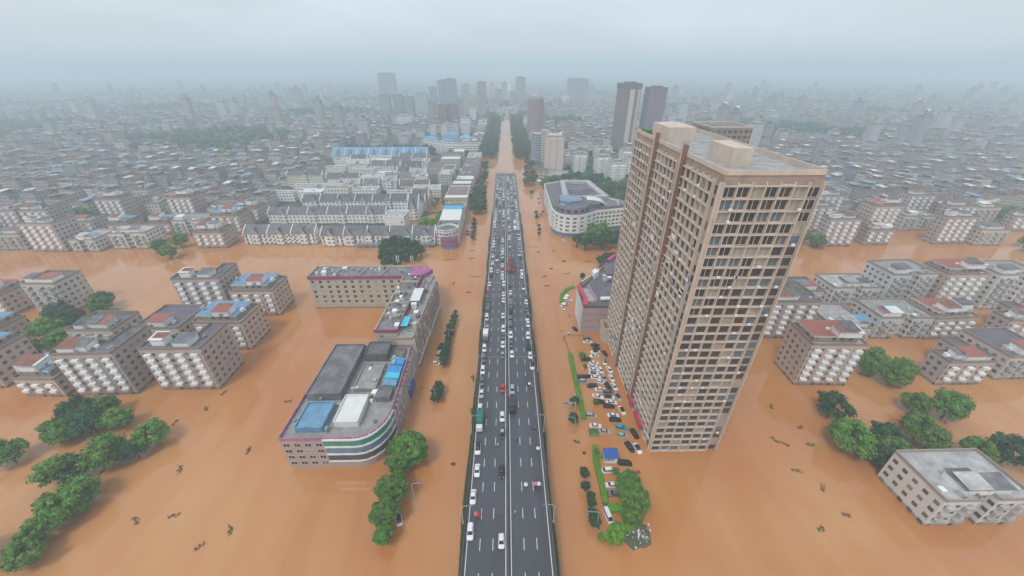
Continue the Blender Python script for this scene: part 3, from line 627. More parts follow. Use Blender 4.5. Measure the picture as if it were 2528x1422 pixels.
stray(1330, 489, 'sedan', 'brown', 70, 'brown car sunk in shallow water beside the grey wall', -.8); stray(1332, 499, 'sedan', G, 85, 'dark car below the brown sunk car beside the grey wall', -.8)

# ------------------------------------------------------------------ people, scooters, umbrellas
PCOL = {'skin': (0.42, 0.25, 0.17), 'hair': (0.02, 0.015, 0.012)}
m_skin = mat('skin', PCOL['skin'], .6, .05); m_hair = mat('black_hair', PCOL['hair'], .5, .1)
CLO = {'white': (.6, .6, .6), 'black': (.02, .02, .025), 'blue': (.05, .1, .3), 'red': (.4, .03, .05), 'yellow': (.5, .4, .05), 'pink': (.5, .15, .25), 'green': (.04, .2, .12), 'grey': (.15, .15, .16)}
def cloth(c): return mat('cloth_' + c, CLO[c], .85, .1, 3)
def skin_body(pose):
    V_ = []; Ed = []; Rd = []
    def v(p, r, par=None):
        V_.append(p); Rd.append(r); i = len(V_) - 1
        if par is not None: Ed.append((par, i))
        return i
    sit = pose == 'sit'; dz_ = -.32 if sit else 0
    pel = v((0, 0, .95 + dz_), .13); wst = v((0, 0, 1.1 + dz_), .115, pel); chs = v((0, -.02, 1.33 + dz_), .14, wst); nk = v((0, -.02, 1.5 + dz_), .055, chs)
    hd = v((0, -.03, 1.6 + dz_), .085, nk); v((0, -.03, 1.72 + dz_), .075, hd)
    for s_ in (-1, 1):
        sh = v((s_ * .2, -.01, 1.42 + dz_), .062, chs)
        if sit: el = v((s_ * .25, -.22, 1.22 + dz_), .045, sh); wr = v((s_ * .2, -.45, 1.15 + dz_), .03, el); hx = (s_ * .2, -.53, 1.14 + dz_); fd = (0, -.07, -.03)
        else: el = v((s_ * .25, .02, 1.14), .045, sh); wr = v((s_ * .27, -.04, .9), .03, el); hx = (s_ * .27, -.05, .82); fd = (0, -.01, -.08)
        hn = v(hx, .036, wr)
        for k, o in enumerate((-.03, -.012, .008, .026)): v((hx[0] + (0 if not sit else o), hx[1] + (o if not sit else fd[1]), hx[2] + (fd[2] * (1 - .1 * abs(k - 1.3)))), .009, hn)
        v((hx[0], hx[1] - .045, hx[2] + .01), .011, hn)
        hp = v((s_ * .1, 0, .88 + dz_), .095, pel)
        if sit: kn = v((s_ * .13, -.40, .62), .062, hp); an = v((s_ * .13, -.32, .32), .042, kn)
        else: kn = v((s_ * .1, -.03, .5), .062, hp); an = v((s_ * .1, .02, .09), .042, kn)
        ax, ay, az = V_[an]; v((ax, ay - .16, az - .04), .035, an)
    me = bpy.data.meshes.new('body_cage'); me.from_pydata(V_, Ed, []); o = bpy.data.objects.new('body_cage', me); COL.objects.link(o)
    md = o.modifiers.new('s', 'SKIN')
    for i, r in enumerate(Rd): me.skin_vertices[0].data[i].radius = (r, r * (.75 if r > .1 else 1))
    me.skin_vertices[0].data[0].use_root = True
    o.modifiers.new('d', 'SUBSURF').levels = 1
    dg = bpy.context.evaluated_depsgraph_get(); ev = o.evaluated_get(dg); out = bpy.data.meshes.new_from_object(ev)
    bpy.data.objects.remove(o); bpy.data.meshes.remove(me)
    return out, dz_
BODY = {p: skin_body(p) for p in ('stand', 'sit')}
PM = {}
def person_mesh(pose, top, bottom):
    k = (pose, top, bottom)
    if k in PM: return PM[k]
    src, d = BODY[pose]; me = src.copy()
    for m in (m_skin, cloth(top), cloth(bottom), m_hair): me.materials.append(m)
    for p in me.polygons:
        c = p.center; z = c.z - d; p.use_smooth = True
        if z > 1.66 or (z > 1.56 and c.y > -.01): p.material_index = 3
        elif z > 1.47: p.material_index = 0
        elif z > 1.0 and not (abs(c.x) > .23 and z < 1.1): p.material_index = 1
        elif abs(c.x) > .2 and z > .6: p.material_index = 0
        elif z > .12 or pose == 'sit': p.material_index = 2
        else: p.material_index = 3
    PM[k] = me; return me
def person(x, y, z, rz, top, bottom, pose='stand', label=None, group=None):
    return tag(link('person', person_mesh(pose, top, bottom), None, (x, y, z), rz), label, 'person', group)
sc = {}
def scooter(x, y, z, rz, c, label, group=None):
    if c not in sc:
        b = MB(); b.loft([[(sx * .14, yy, .28 + zz) for sx, yy, zz in ((-1, -.35, 0), (1, -.35, 0), (1, .55, .05), (-1, .55, .05))], [(sx * .12, yy, zz) for sx, yy, zz in ((-1, -.3, .4), (1, -.3, .4), (1, .6, .72), (-1, .6, .72))]])
        b.loft([[(-.17, -.5, .35), (.17, -.5, .35), (.17, -.42, .35), (-.17, -.42, .35)], [(-.2, -.42, 1.0), (.2, -.42, 1.0), (.2, -.34, 1.0), (-.2, -.34, 1.0)]])
        w1 = MB(); w1.tube((-.05, 0, 0), (.05, 0, 0), .24, n=12)
        s_ = MB(); s_.loft([rrect(.13, -.02, .6, .1, .72), rrect(.12, 0, .58, .1, .8)])
        h = MB(); h.tube((-.3, -.38, 1.03), (.3, -.38, 1.03), .02, n=5); h.tube((0, -.62, .3), (0, -.38, 1.03), .03, n=5)
        sc[c] = [('body', b.mesh('scooter_body', [cloth(c)])), ('seat', s_.mesh('seat', [m_tyre])), ('handlebar', h.mesh('handlebar', [m_steel])), ('wheel', w1.mesh('wheel', [m_tyre]))]
    t = thing('scooter', (x, y, z), label, 'scooter', group, rz)
    for n_, me in sc[c][:3]: link(n_, me, t)
    link('wheel', sc[c][3][1], t, (0, -.62, .24)); link('wheel', sc[c][3][1], t, (0, .55, .24)); return t
um = {}
def umbrella(x, y, z, c, label, tilt=.1):
    if c not in um:
        b = MB(); n = 8; rings = []
        for r, zz in ((.03, 1.0), (.3, .95), (.55, .82), (.7, .64)): rings.append([(r * math.cos(6.283 * i / n), r * math.sin(6.283 * i / n), zz - (0.03 if i % 2 else 0)) for i in range(n)])
        b.loft(rings, cap=False); b.face(rings[0][::-1]); b.loft([[(x_, y_, z_ - .015) for x_, y_, z_ in q] for q in rings], cap=False)
        s_ = MB(); s_.tube((0, 0, .05), (0, 0, 1.05), .012, n=5); um[c] = (b.mesh('umbrella_canopy', [cloth(c)]), s_.mesh('shaft', [m_steel]))
    t = thing('umbrella', (x, y, z), label, 'umbrella'); link('canopy', um[c][0], t); link('shaft', um[c][1], t); t.rotation_euler = (tilt, tilt * .6, 0); return t
def rider(px, py, rz, c, top, bot, um_c=None, lb=''):
    x, y, z = dz(px, py); z += .02
    scooter(x, y, z, rz, c, '%s scooter under %s' % (c, lb), 'scooters riding along the flyover')
    person(x + .1 * math.sin(rz), y - .12, z + .12, rz, top, bot, 'sit', 'rider in %s on %s scooter, %s' % (top, c, lb), 'riders on the flyover')
    if um_c: umbrella(x + .1, y - .35, z + .85, um_c, '%s umbrella held over the rider, %s' % (um_c, lb))
rider(1175, 1268, .1, 'red', 'pink', 'black', 'pink', 'nearest pair of umbrellas by the white line')
x, y, z = dz(1181, 1272); person(x, y, z, 0, 'red', 'black', 'stand', 'person in red standing beside the pink umbrella rider'); umbrella(x, y - .1, z + 1.0, 'red', 'deep red umbrella beside the pink one near the bottom of the flyover')
rider(1297, 1196, 0, 'black', 'grey', 'black', 'white', 'rider alone left of the walking group')
rider(1329, 1194, .2, 'black', 'white', 'black', 'white', 'roundest white umbrella beside the edge line')
rider(1321, 1194, .2, 'red', 'red', 'black', 'pink', 'beside the roundest white umbrella')
for (px, py, tp, bt, lb) in [(1328, 1211, 'black', 'black', 'person in black walking below the white umbrella'), (1336, 1207, 'grey', 'black', 'person in grey at the edge line by the white umbrella'), (1340, 1200, 'white', 'blue', 'person in a white top nearest the parapet by the white umbrella'),
        (1197, 870, 'white', 'grey', 'person in white walking between the white estate car and the joint'), (1209, 867, 'white', 'black', 'person in white beside the grey car near the joint'), (1300, 874, 'grey', 'black', 'person in grey next to the white car at the joint'),
        (1212, 748, 'black', 'black', 'person in black beside the grey open-bed lorry'), (1288, 742, 'red', 'black', 'person in red in the middle lane near the far joint'), (1224, 792, 'white', 'black', 'person in white between the white van and the median')]:
    x, y, z = dz(px, py); person(x, y, z, random.uniform(-3, 3), tp, bt, 'stand', lb, 'people walking on the flyover')
rider(1297, 928, 3.0, 'grey', 'white', 'black', None, 'first in the group of four riders'); rider(1300, 941, 3.0, 'black', 'blue', 'black', None, 'second in the group of four riders')
rider(1306, 948, 3.0, 'green', 'green', 'black', 'white', 'third in the group of four riders'); rider(1313, 954, 3.0, 'red', 'white', 'grey', None, 'last in the group of four riders')
rider(1327, 1107, 3.1, 'grey', 'white', 'grey', 'white', 'alone by the edge line above the walking group'); rider(1318, 1055, 1.2, 'red', 'pink', 'black', None, 'turning across the outer lane')
rider(1274, 1084, 3.1, 'grey', 'grey', 'black', None, 'small grey figure near the median gap'); rider(1272, 1265, 3.1, 'white', 'white', 'black', None, 'white figure nearest the median at the bottom')
rider(1229, 1096, 0, 'white', 'white', 'black', None, 'white figure beside the dashed line on the shops side'); rider(1228, 698, 0, 'white', 'white', 'black', None, 'in the free lane short of the red lorries')
for i in range(34):
    c = random.choice(list(CLO)); b_ = random.choice(['black', 'blue', 'grey'])
    person(-11 + 22 * (i % 17) / 16 + random.uniform(-.5, .5), 483 + random.uniform(0, 9) + (3 if i > 17 else 0), deck(488), random.uniform(-3, 3), c, b_, 'stand', 'person in a %s top, %s in the crowd at the flooded flyover end' % (c, nth(i + 1)), 'people crowding the flooded end of the flyover')
wx = 0
for i, (px, py) in enumerate([(1238, 421), (1243, 414), (1252, 419), (1258, 408), (1236, 410), (1247, 403), (1231, 424), (1266, 424), (1255, 396), (1249, 388), (1246, 372), (1252, 362), (1244, 352), (1250, 340), (1254, 330), (1243, 320), (1214, 442), (1283, 445), (1192, 622), (1040, 955), (1405, 775), (1392, 829), (1404, 823), (1387, 815), (1391, 838), (1571, 1165), (1118, 702), (1165, 700), (1163, 640)]):
    x, y = P(px, py, 1); c = random.choice(list(CLO))
    person(x, y, -.55, random.uniform(-3, 3), c, 'black', 'stand', 'person in %s wading, %s out from the flyover end' % (c, nth(i + 1)), 'people wading in the flood')
umbrella(*P(1391, 829, 1.4), .5, 'pink', 'pink umbrella at the corner of the car park fence'); umbrella(*P(1405, 776, 1.4), .5, 'pink', 'pink umbrella in the water beside the restaurant'); umbrella(*P(1404, 820, 1.4), .5, 'white', 'pale umbrella between the restaurant and the fence corner'); umbrella(*P(1576, 1163, 1.4), .5, 'red', 'red umbrella over the wader near the big dark trees')

# ------------------------------------------------------------------ street lamps, sign, fence, kiosk
LAMP = {}
def lamp(x, y, z, h, side, arm, label, name='street_lamp', group='lamps along the flyover'):
    k = (h, side, arm)
    if k not in LAMP:
        p = MB(); p.tube((0, 0, 0), (0, 0, h - .8), .14, .08, 8); p.tube((0, 0, 0), (0, 0, .8), .2, .2, 8)
        a = MB(); pts = [(0, 0, h - .82), (side * .15, 0, h - .35), (side * .5, 0, h - .05), (side * arm, 0, h + .25)]
        for i in range(3): a.tube(pts[i], pts[i + 1], .065, .055, 6)
        hd = MB(); hd.loft([[(side * (arm + t), s_ * ww, h + .25 + o) for t, s_, ww in ((0, -1, .16), (1.3, -1, .12), (1.3, 1, .12), (0, 1, .16))] for o in (-.08, .1)])
        LAMP[k] = (p.mesh('pole', [m_steel]), a.mesh('arm', [m_steel]), hd.mesh('lamp_head', [m_lampblue]))
    t = thing(name, (x, y, z), label, 'street lamp', group); link('pole', LAMP[k][0], t); link('arm', LAMP[k][1], t); link('lamp_head', LAMP[k][2], t); return t
for side, nm in ((-1, 'shops'), (1, 'tall tower')):
    k = 1; yy = 60.0
    while yy < 470:
        lamp(side * 12.75, yy, deck(yy) - .3, 8.6, -side, 2.0, '%s lamp post up the flyover on the %s side' % (nth(k), nm)); k += 1; yy += 31
for px, py, sd, lb in [(1024, 1235, 1, 'leaning-looking pale lamp with blue head standing in the water beside the big green trees'), (1078, 998, -1, 'pale lamp post rising through the isolated dark trees'), (1110, 850, 1, 'lamp post with level arm above the middle of the verge tree row'), (1471, 1305, -1, 'pale lamp with blue head rising out of the dark trees near the bottom'),
        (1417, 1070, -1, 'thin lamp post between the dark round trees by the road sign'), (1116, 640, -1, 'thin lamp in the flooded crossing off the pink corner shop'), (1341, 800, -1, 'slender lamp with a long level arm in the water off the flyover flank')]:
    x, y = P(px, py, 0); lamp(x, y, -.5, 9.2, sd, 2.2, lb, group='lamps standing in the flooded side roads')
def road_sign():
    x, y = P(1418, 1022, 0); t = thing('road_sign', (x, y, -.4), 'blue road sign with white lettering on two long white arms from a post', 'road sign')
    p = MB(); p.tube((0, 0, 0), (0, 0, 7.1), .16, .12, 10); link('post', p.mesh('post', [m_steel]), t)
    a = MB(); a.tube((0, 0, 6.9), (-4.6, 0, 6.9), .09, n=8); a.tube((0, 0, 6.1), (-4.6, 0, 6.1), .09, n=8); link('arm', a.mesh('arm', [m_steel]), t)
    b = MB(); b.box(-4.75, -2.75, -.24, -.16, 5.9, 7.1); pl = link('panel', b.mesh('panel', [m_kblue]), t)
    m = MB()
    for i, st in enumerate(([(0, 1, .5, .5), (1, 1, .5, .5), (.5, .5, .5, 0)], [(0, 1, 0, .1), (1, 1, 1, .1), (0, .1, 1, .1)], [(0, 1, 1, 1), (.5, 1, .5, 0)], [(0, 1, 1, 1), (1, 1, .5, 0)])):
        ox = -4.6 + i * .46
        for x0, z0, x1, z1 in st: m.tube((ox + x0 * .3, -.27, 6.2 + z0 * .6), (ox + x1 * .3, -.27, 6.2 + z1 * .6), .035, n=4)
    link('lettering', m.mesh('lettering', [m_paint]), pl)
    m = MB(); m.ring([(-4.7, -.29), (-2.8, -.29), (-2.8, -.25), (-4.7, -.25)], .02, 5.94, 5.98); link('border', m.mesh('border', [m_paint]), pl)
road_sign()
def kiosk():
    c = [P(1488, 1106, 3.2), P(1523, 1106, 3.2), P(1529, 1131, 3.2), P(1493, 1131, 3.2)]
    ox, oy = c[3]; loc = [(a - ox, b - oy) for a, b in c]; q = [loc[3], loc[2], loc[1], loc[0]]
    t = thing('kiosk', (ox, oy, 0), 'small kiosk with a flat royal blue roof standing in the flooded car park', 'kiosk')
    ins = [(x_ * .86 + .3, y_ * .86 + .3) for x_, y_ in q]
    b = MB(); b.prism(ins, -.5, 2.9, 0); link('wall', b.mesh('wall', [m_white]), t)
    r = MB(); r.prism(q, 2.95, 3.15, 0, bottom=True); r.ring(q, .12, 3.15, 3.25, 0); link('roof', r.mesh('roof', [m_kblue]), t)
    wdt = ins[1][0] - ins[0][0]
    for i in range(5):
        g = MB(); x0 = ins[0][0] + wdt * (i + .15) / 5; x1 = ins[0][0] + wdt * (i + .85) / 5
        g.box(x0, x1, ins[0][1] - .05, ins[0][1] + .02, 1.3, 2.5); link('window', g.mesh('window', [m_bluegl]), t)
    g = MB(); g.box(-.02 + ins[0][0] - .04, ins[0][0] + .02, .9, 1.9, .0, 2.2); link('door', g.mesh('door', [m_steel]), t)
kiosk()
def fence(a, b, h, label, m=m_ldark, step=2.2):
    t = thing('fence', (a[0], a[1], 0), label, 'fence'); l = math.hypot(b[0] - a[0], b[1] - a[1]); n = max(1, int(l / step)); dx, dy = (b[0] - a[0]) / l, (b[1] - a[1]) / l
    r = MB()
    for z in (h * .45, h * .9): r.tube((0, 0, z), (dx * l, dy * l, z), .04, n=5)
    link('rail', r.mesh('rail', [m]), t); p = MB(); p.box(-.06, .06, -.06, .06, -.4, h); me = p.mesh('post', [m])
    for i in range(n + 1): link('post', me, t, (dx * l * i / n, dy * l * i / n, 0))
    return t
fence(P(1392, 832, .8), P(1407, 870, .8), 1.3, 'thin dark railing from the umbrella corner to the long bright hedge')
fence(P(1393, 828, .8), P(1440, 827, .8), 1.3, 'dark railing running across from the umbrella corner to the restaurant wall')
fence(P(1497, 1245, .8), P(1503, 1262, .8), 1.1, 'short railing stub at the lower end of the kiosk hedge')
fence(P(1452, 1073, .8), P(1488, 1073, .8), 1.0, 'low pale railing round the planted patch', m_steel)
fence(P(1405, 572, .8), P(1428, 604, .8), 1.3, 'pale railing in the water at the edge of the trees before the curved block', m_steel, 3)
# road wall beside the hotel
a, b = P(1335, 473, 1.5), P(1352, 532, 1.5)
mb = MB(); mb.bar((0, 0), (b[0] - a[0], b[1] - a[1]), .7, -.3, 2.2); tag(link('boundary_wall', mb.mesh('boundary_wall', [m_conc]), None, (*a, 0)), 'long low grey wall standing in the flood beside the curved white block', 'wall')
def debris(px, py, l, ang, label):
    mb = MB(); rng = random.Random(int(px)); n = 9
    for i in range(n):
        t = (i / (n - 1) - .5) * l; a_ = rng.uniform(0, 3.1); o = rng.uniform(-.3, .3)
        mb.tube((t - .5 * math.cos(a_), o, .05), (t + .5 * math.cos(a_), o + .4 * math.sin(a_), .25 + rng.random() * .3), .12, .05, 5)
    x, y = P(px, py, 0); leaves(mb, (0, 0, .1), l * .45, .6, .4, 30, .28, rng)
    tag(link('floating_branch', mb.mesh('floating_branch', [m_bark]), None, (x, y, 0), R(ang)), label, 'branch', 'floating debris on the flood')
for px, py, l, ang, lb in [(1106, 641, 7, 5, 'long floating branch off the pink corner shop'), (1166, 619, 4, 20, 'upper floating branch below the short tree row'), (1164, 638, 5, -5, 'leafy floating clump below the short tree row'), (1174, 683, 8, 0, 'thin floating beam close to the flyover flank'), (1120, 699, 2.5, 70, 'small floating clump in the open water before the cream block'), (1157, 722, 3, -10, 'small dark drifting branch above the verge trees'),
        (1314, 610, 8, 0, 'thin floating beam close to the flyover on the tower side'), (1329, 623, 3, 60, 'dark drifting twig below the small trees'), (1367, 620, 2, 90, 'upright drifting stick before the curved block'), (1399, 676, 5, 5, 'pale drifting branch near the lone round tree'), (1345, 683, 3, 30, 'leafy clump at the foot of the thin bent post'), (1351, 706, 4, 10, 'scattered twigs drifting below the leafy clump'), (1452, 646, 5, -8, 'thin beam drifting toward the restaurant trees'), (1423, 1091, 2.5, -25, 'dark drifting stick in the open water left of the kiosk'), (1442, 1119, 1, 0, 'tiny dark drifting lump above the dark round trees'), (1119, 1146, 1.4, 0, 'lonely tiny clump of debris in the widest water beside the lorry')]:
    debris(px, py, l, ang, lb)

# ------------------------------------------------------------------ buildings
UW = {}
def unit_window(fm, gm):
    k = (fm.name, gm.name)
    if k not in UW:
        m = MB(); m.box(-.5, .5, -.03, .1, 0, 1, 1, 1, True)
        for x0, x1, z0, z1 in ((-.56, -.5, -.05, 1.06), (.5, .56, -.05, 1.06), (-.5, .5, -.05, 0), (-.5, .5, 1, 1.06), (-.03, .03, 0, 1)): m.box(x0, x1, -.08, .05, z0, z1, 0)
        UW[k] = m.mesh('window', [fm, gm])
    return UW[k]
PEND = {}
GL3 = [m_glass, m_glass, m_glass, mat('glass_blue', (.11, .15, .18), .15, .3, .5), mat('curtained_glass', (.34, .31, .26), .4, .3, .5), mat('glass_brown', (.06, .045, .035), .2, .3, .5)]
wrng = random.Random(17)
def windows(t, a, b, z0, nf, fh, sp, ww, wh, sill=.9, fm=None, gm=None, keep=None):
    fm = fm or m_wframe; gm0 = gm
    dx, dy = b[0] - a[0], b[1] - a[1]; l = math.hypot(dx, dy); n = max(1, int(l / sp)); rz = math.atan2(dy, dx)
    for f in range(nf):
        for i in range(n):
            if keep and not keep(i, f, n): continue
            gm = gm0 or wrng.choice(GL3)
            u = (i + .5) / n; PEND.setdefault(t.name, (t, []))[1].append((Vector((a[0] + dx * u, a[1] + dy * u, z0 + f * fh + sill)), rz, ww, wh, fm, gm))
def flush():
    cp = Vector((CX, 0, CH))
    for t, lst in PEND.values():
        base = Matrix.Translation(t.location) @ Matrix.Rotation(t.rotation_euler.z, 4, 'Z')
        lst.sort(key=lambda q: ((base @ q[0]) - cp).length)
        for p, rz, ww, wh, fm, gm in lst[:96]: link('window', unit_window(fm, gm), t, p, rz, (ww, 1, wh))
        rest = lst[96:]
        if rest:
            m = MB(); mats = []
            for p, rz, ww, wh, fm, gm in rest:
                for q in (fm, gm):
                    if q not in mats: mats.append(q)
                c, s_ = math.cos(rz), math.sin(rz)
                def T(x, y, z): return (p.x + x * ww * c - y * s_, p.y + x * ww * s_ + y * c, p.z + z * wh)
                fi, gi = mats.index(fm), mats.index(gm)
                m.face([T(-.5, -.03, 0), T(.5, -.03, 0), T(.5, -.03, 1), T(-.5, -.03, 1)], gi)
                for x0, x1, y0, y1 in ((-.56, .56, -.06, 0), (-.56, .56, 1, 1.06), (-.56, -.5, 0, 1), (.5, .56, 0, 1)):
                    m.face([T(x0, -.07, y0), T(x1, -.07, y0), T(x1, -.07, y1), T(x0, -.07, y1)], fi)
            tag(link('windows', m.mesh('windows', mats), t), kind='stuff')
    PEND.clear()
def block(name, label, poly, h, wm, rm, z0=-1.0, par=.8, pm=None, group=None, cat='building', pw=.35):
    ox, oy = poly[0]; lp = [(x - ox, y - oy) for x, y in poly]
    ar = sum(lp[i][0] * lp[(i + 1) % len(lp)][1] - lp[(i + 1) % len(lp)][0] * lp[i][1] for i in range(len(lp)))
    if ar < 0: lp = [lp[0]] + lp[:0:-1]
    t = thing(name, (ox, oy, 0), label, cat, group)
    m = MB(); m.prism(lp, z0, h, 0); link('wall', m.mesh('wall', [wm]), t)
    m = MB(); m.face([(x, y, h + .012) for x, y in lp], 0)
    link('roof', m.mesh('roof', [rm]), t)
    if par:
        m = MB(); m.ring(lp, pw, h + .005, h + par, 0); link('parapet', m.mesh('parapet', [pm or wm]), t)
    return t, lp
def sub(t, name, mb, mats, parent=None): return link(name, mb.mesh(name, mats), parent or t)
def clutter(t, x0, x1, y0, y1, z, n, seed, mats=None, big=1.0):
    rng = random.Random(seed); mats = mats or [m_rooflt, m_conc, m_roofg, m_white, m_steel]
    for i in range(n):
        x, y = rng.uniform(x0, x1), rng.uniform(y0, y1); a, b, h = rng.uniform(.6, 2.4) * big, rng.uniform(.6, 2.6) * big, rng.uniform(.5, 2.2)
        m = MB(); k = rng.random()
        if k < .3: m.tube((0, 0, 0), (0, 0, h * .8), .6 * big, n=12); m.tube((0, 0, h * .8), (0, 0, h * .8 + .25), .6 * big, .15, n=12); nm = 'water_tank'
        elif k < .75: m.box(-a / 2, a / 2, -b / 2, b / 2, 0, h); m.box(-a / 2 - .15, a / 2 + .15, -b / 2 - .15, b / 2 + .15, h + .002, h + .12); nm = 'roof_shed'
        else:
            m.box(-a / 2, a / 2, -.3, .3, .15, .9); m.box(-a / 2, -a / 2 + .1, -.3, .3, 0, .15); m.box(a / 2 - .1, a / 2, -.3, .3, 0, .15); nm = 'roof_unit'
        o = link(nm, m.mesh(nm, [rng.choice(mats)]), t, (x, y, z + .013 + i * .0003), rng.uniform(-.2, .2))

# 1. near L-shaped block with maroon roof edges (shops side)
T, lp = block('corner_block', 'large cream and pink L-shaped block with maroon roof bands and cluttered roof beside the flood', [(-57, 134), (-47.6, 134), (-46.4, 183), (-46.6, 195.5), (-108, 196), (-108, 183), (-56, 183)], 19.6, m_creamtile, m_roofg, par=1.0, pm=m_cream)
ox, oy = -57, 134
strip_poly = [(-47.4, 130.5), (-40.2, 130.5), (-38.0, 181), (-40.0, 187), (-46.2, 193)]
sp2 = [(x - ox, y - oy) for x, y in strip_poly]
m = MB(); m.prism(sp2, -1, 18.2, 0); sub(T, 'front_wing', m, [mat('wine_wall', (.2, .09, .11), .7, .3, .3)])
m = MB(); m.face([(x, y, 18.22) for x, y in sp2]); sub(T, 'front_wing_roof', m, [m_conc])
m = MB(); m.ring(sp2[:4], .3, 18.21, 19.2); sub(T, 'front_parapet', m, [m_rose])
m = MB()
m.bar((9.9, 0.2), (11.0, 49), .35, 19.7, 21.3); m.bar((-.4, -.22), (9.6, -.22), .4, 19.2, 20.7); m.bar((1, 49.0), (-51, 48.8), .4, 18.8, 20.7)
sub(T, 'maroon_band', m, [m_maroon])
m = MB(); m.face([(10.5, 49, 20.72), (15.8, 56.5, 20.1), (11.5, 61, 20.5), (4.5, 60, 20.75)]); m.face([(10.5, 49, 20.7), (4.5, 60, 20.73), (4.4, 49, 20.73)]); m.bar((10.6, 49.2), (15.6, 56.4), .3, 18.3, 20.7); m.bar((4.6, 60.3), (11.4, 61.3), .3, 18.3, 20.7); sub(T, 'magenta_corner_roof', m, [m_mag])
m = MB(); m.box(9.9, 13.2, 36, 48.6, 18.3, 18.9); sub(T, 'pink_roof_deck', m, [mat('dusty_pink_roof', (.26, .17, .19), .8, .25, .3)])
for y in (12, 22, 32, 43):
    m = MB(); m.bar((.9, y), (10, y), .3, 19.62, 20.9); sub(T, 'roof_divider', m, [m_cream])
for x in (-12, -24, -38):
    m = MB(); m.bar((x, 49.5), (x + 2.5, 60.5), .3, 19.62, 20.6); sub(T, 'roof_divider', m, [m_cream])
m = MB(); m.box(10.4, 15, 22, 34, 21.3, 21.5); 
for xx in (10.7, 14.7):
    for yy in (22.3, 33.7): m.tube((xx, yy, 18.2), (xx, yy, 21.3), .08, n=5)
sub(T, 'white_canopy', m, [m_whiteroof])
m = MB(); m.box(9.8, 13.3, 2.6, 10.2, 20.4, 20.55)
for xx in (10.0, 13.1):
    for yy in (2.8, 10): m.tube((xx, yy, 18.2), (xx, yy, 20.4), .07, n=5)
sub(T, 'cyan_canopy', m, [m_cyan])
clutter(T, 1.5, 9, 2, 47, 19.6, 34, 3); clutter(T, -48, 4, 50.5, 60, 19.6, 26, 4); clutter(T, 10.6, 16.5, 1, 46, 18.2, 22, 5)
windows(T, (-51, 49), (.5, 49), 0, 6, 3.1, 4.2, 1.7, 1.5, keep=lambda i, f, n: f > 0)
windows(T, (0, 0), (9.4, 0), 12.4, 2, 3.1, 4, 1.5, 1.3, keep=lambda i, f, n: i == 0)
# billboards and shopfront bays on the long front
ea, eb = sp2[1], sp2[2]; rng = random.Random(8); nb = 17; bl = math.hypot(eb[0] - ea[0], eb[1] - ea[1]); ez = math.atan2(eb[1] - ea[1], eb[0] - ea[0])
sgn = [mat('bright_pink_board', (.55, .2, .3), .6), m_rose, mat('ivory_board', (.68, .62, .48), .6), m_bluegl, m_red, m_mag, m_wframe, m_white, mat('ivory_board', (.68, .62, .48), .6), mat('lilac_board', (.26, .2, .36), .6), mat('olive_board', (.33, .3, .17), .7), m_cream]
def bay_panels(T, ea, eb, nb, floors, fh, mats_, seed, ztop):
    rng = random.Random(seed); bl = math.hypot(eb[0] - ea[0], eb[1] - ea[1]); ez = math.atan2(eb[1] - ea[1], eb[0] - ea[0])
    for i in range(nb):
        for f in range(floors):
            if rng.random() < .10: continue
            u = (i + rng.uniform(.35, .65)) / nb; wd = bl / nb * rng.uniform(.5, .95); hh = fh * rng.uniform(.3, .8)
            m = MB(); m.box(-wd / 2, wd / 2, -rng.uniform(.25, .7), -.02, 0, hh)
            link('signboard', m.mesh('signboard', [rng.choice(mats_)]), T, (ea[0] + (eb[0] - ea[0]) * u, ea[1] + (eb[1] - ea[1]) * u, f * fh + .4 + rng.uniform(0, .6)), ez)
bay_panels(T, ea, eb, nb, 6, 3.0, sgn, 8, 18)
m = MB()
for i in range(nb + 1):
    u = i / nb; x, y = ea[0] + (eb[0] - ea[0]) * u, ea[1] + (eb[1] - ea[1]) * u; m.bar((x, y), (x + .8, y - .02), .4, -1, 18.0)
sub(T, 'pilasters', m, [m_cream])
m = MB(); m.bar((ea[0] + .6, ea[1]), (eb[0] + .6, eb[1]), 1.1, 3.6, 3.9); sub(T, 'shop_canopy', m, [m_wframe])
windows(T, ea, eb, .4, 6, 3.0, 3.0, 1.6, 1.3)
m = MB(); m.box(9.7, 16.7, -3.8, -3.52, -.9, 17.9); sub(T, 'end_wall', m, [m_creamtile])
flush()

# 2. second near block with curved green-glass corner
arc = [(-40.6 - 9.5 * (1 - math.cos(R(a))), 95 - 12 * math.sin(R(a))) for a in range(0, 91, 15)]
Bp = arc[::-1] + []
poly = [(-41.2, 130.2)] + [(-40.6, 95.5)] + arc[1:] + [(-74, 83), (-74, 130.2)]
T, lp = block('shopping_block', 'lower pink-trimmed shop block with blue roof sheets and a curved green glass corner', poly[::-1], 14.0, m_rose, m_conc, par=1.2, pm=m_pink)
ox, oy = poly[::-1][0]
def L2(x, y): return (x - ox, y - oy)
ea, eb = L2(-40.6, 95.5), L2(-41.2, 130.2)
stripes = [mat('bright_pink_board', (.55, .2, .3), .6), m_white, m_rose, m_wframe, m_steel, m_cream, m_white, m_red, m_mag]
bay_panels(T, ea, eb, 13, 5, 2.8, stripes, 22, 14)
windows(T, ea, eb, .3, 5, 2.8, 2.6, 1.3, 1.3)
m = MB()
for i in range(14):
    u = i / 13; x, y = ea[0] + (eb[0] - ea[0]) * u, ea[1] + (eb[1] - ea[1]) * u; m.bar((x, y), (x + 1.0, y), .4, -1, 13.6)
sub(T, 'pilasters', m, [m_wframe])
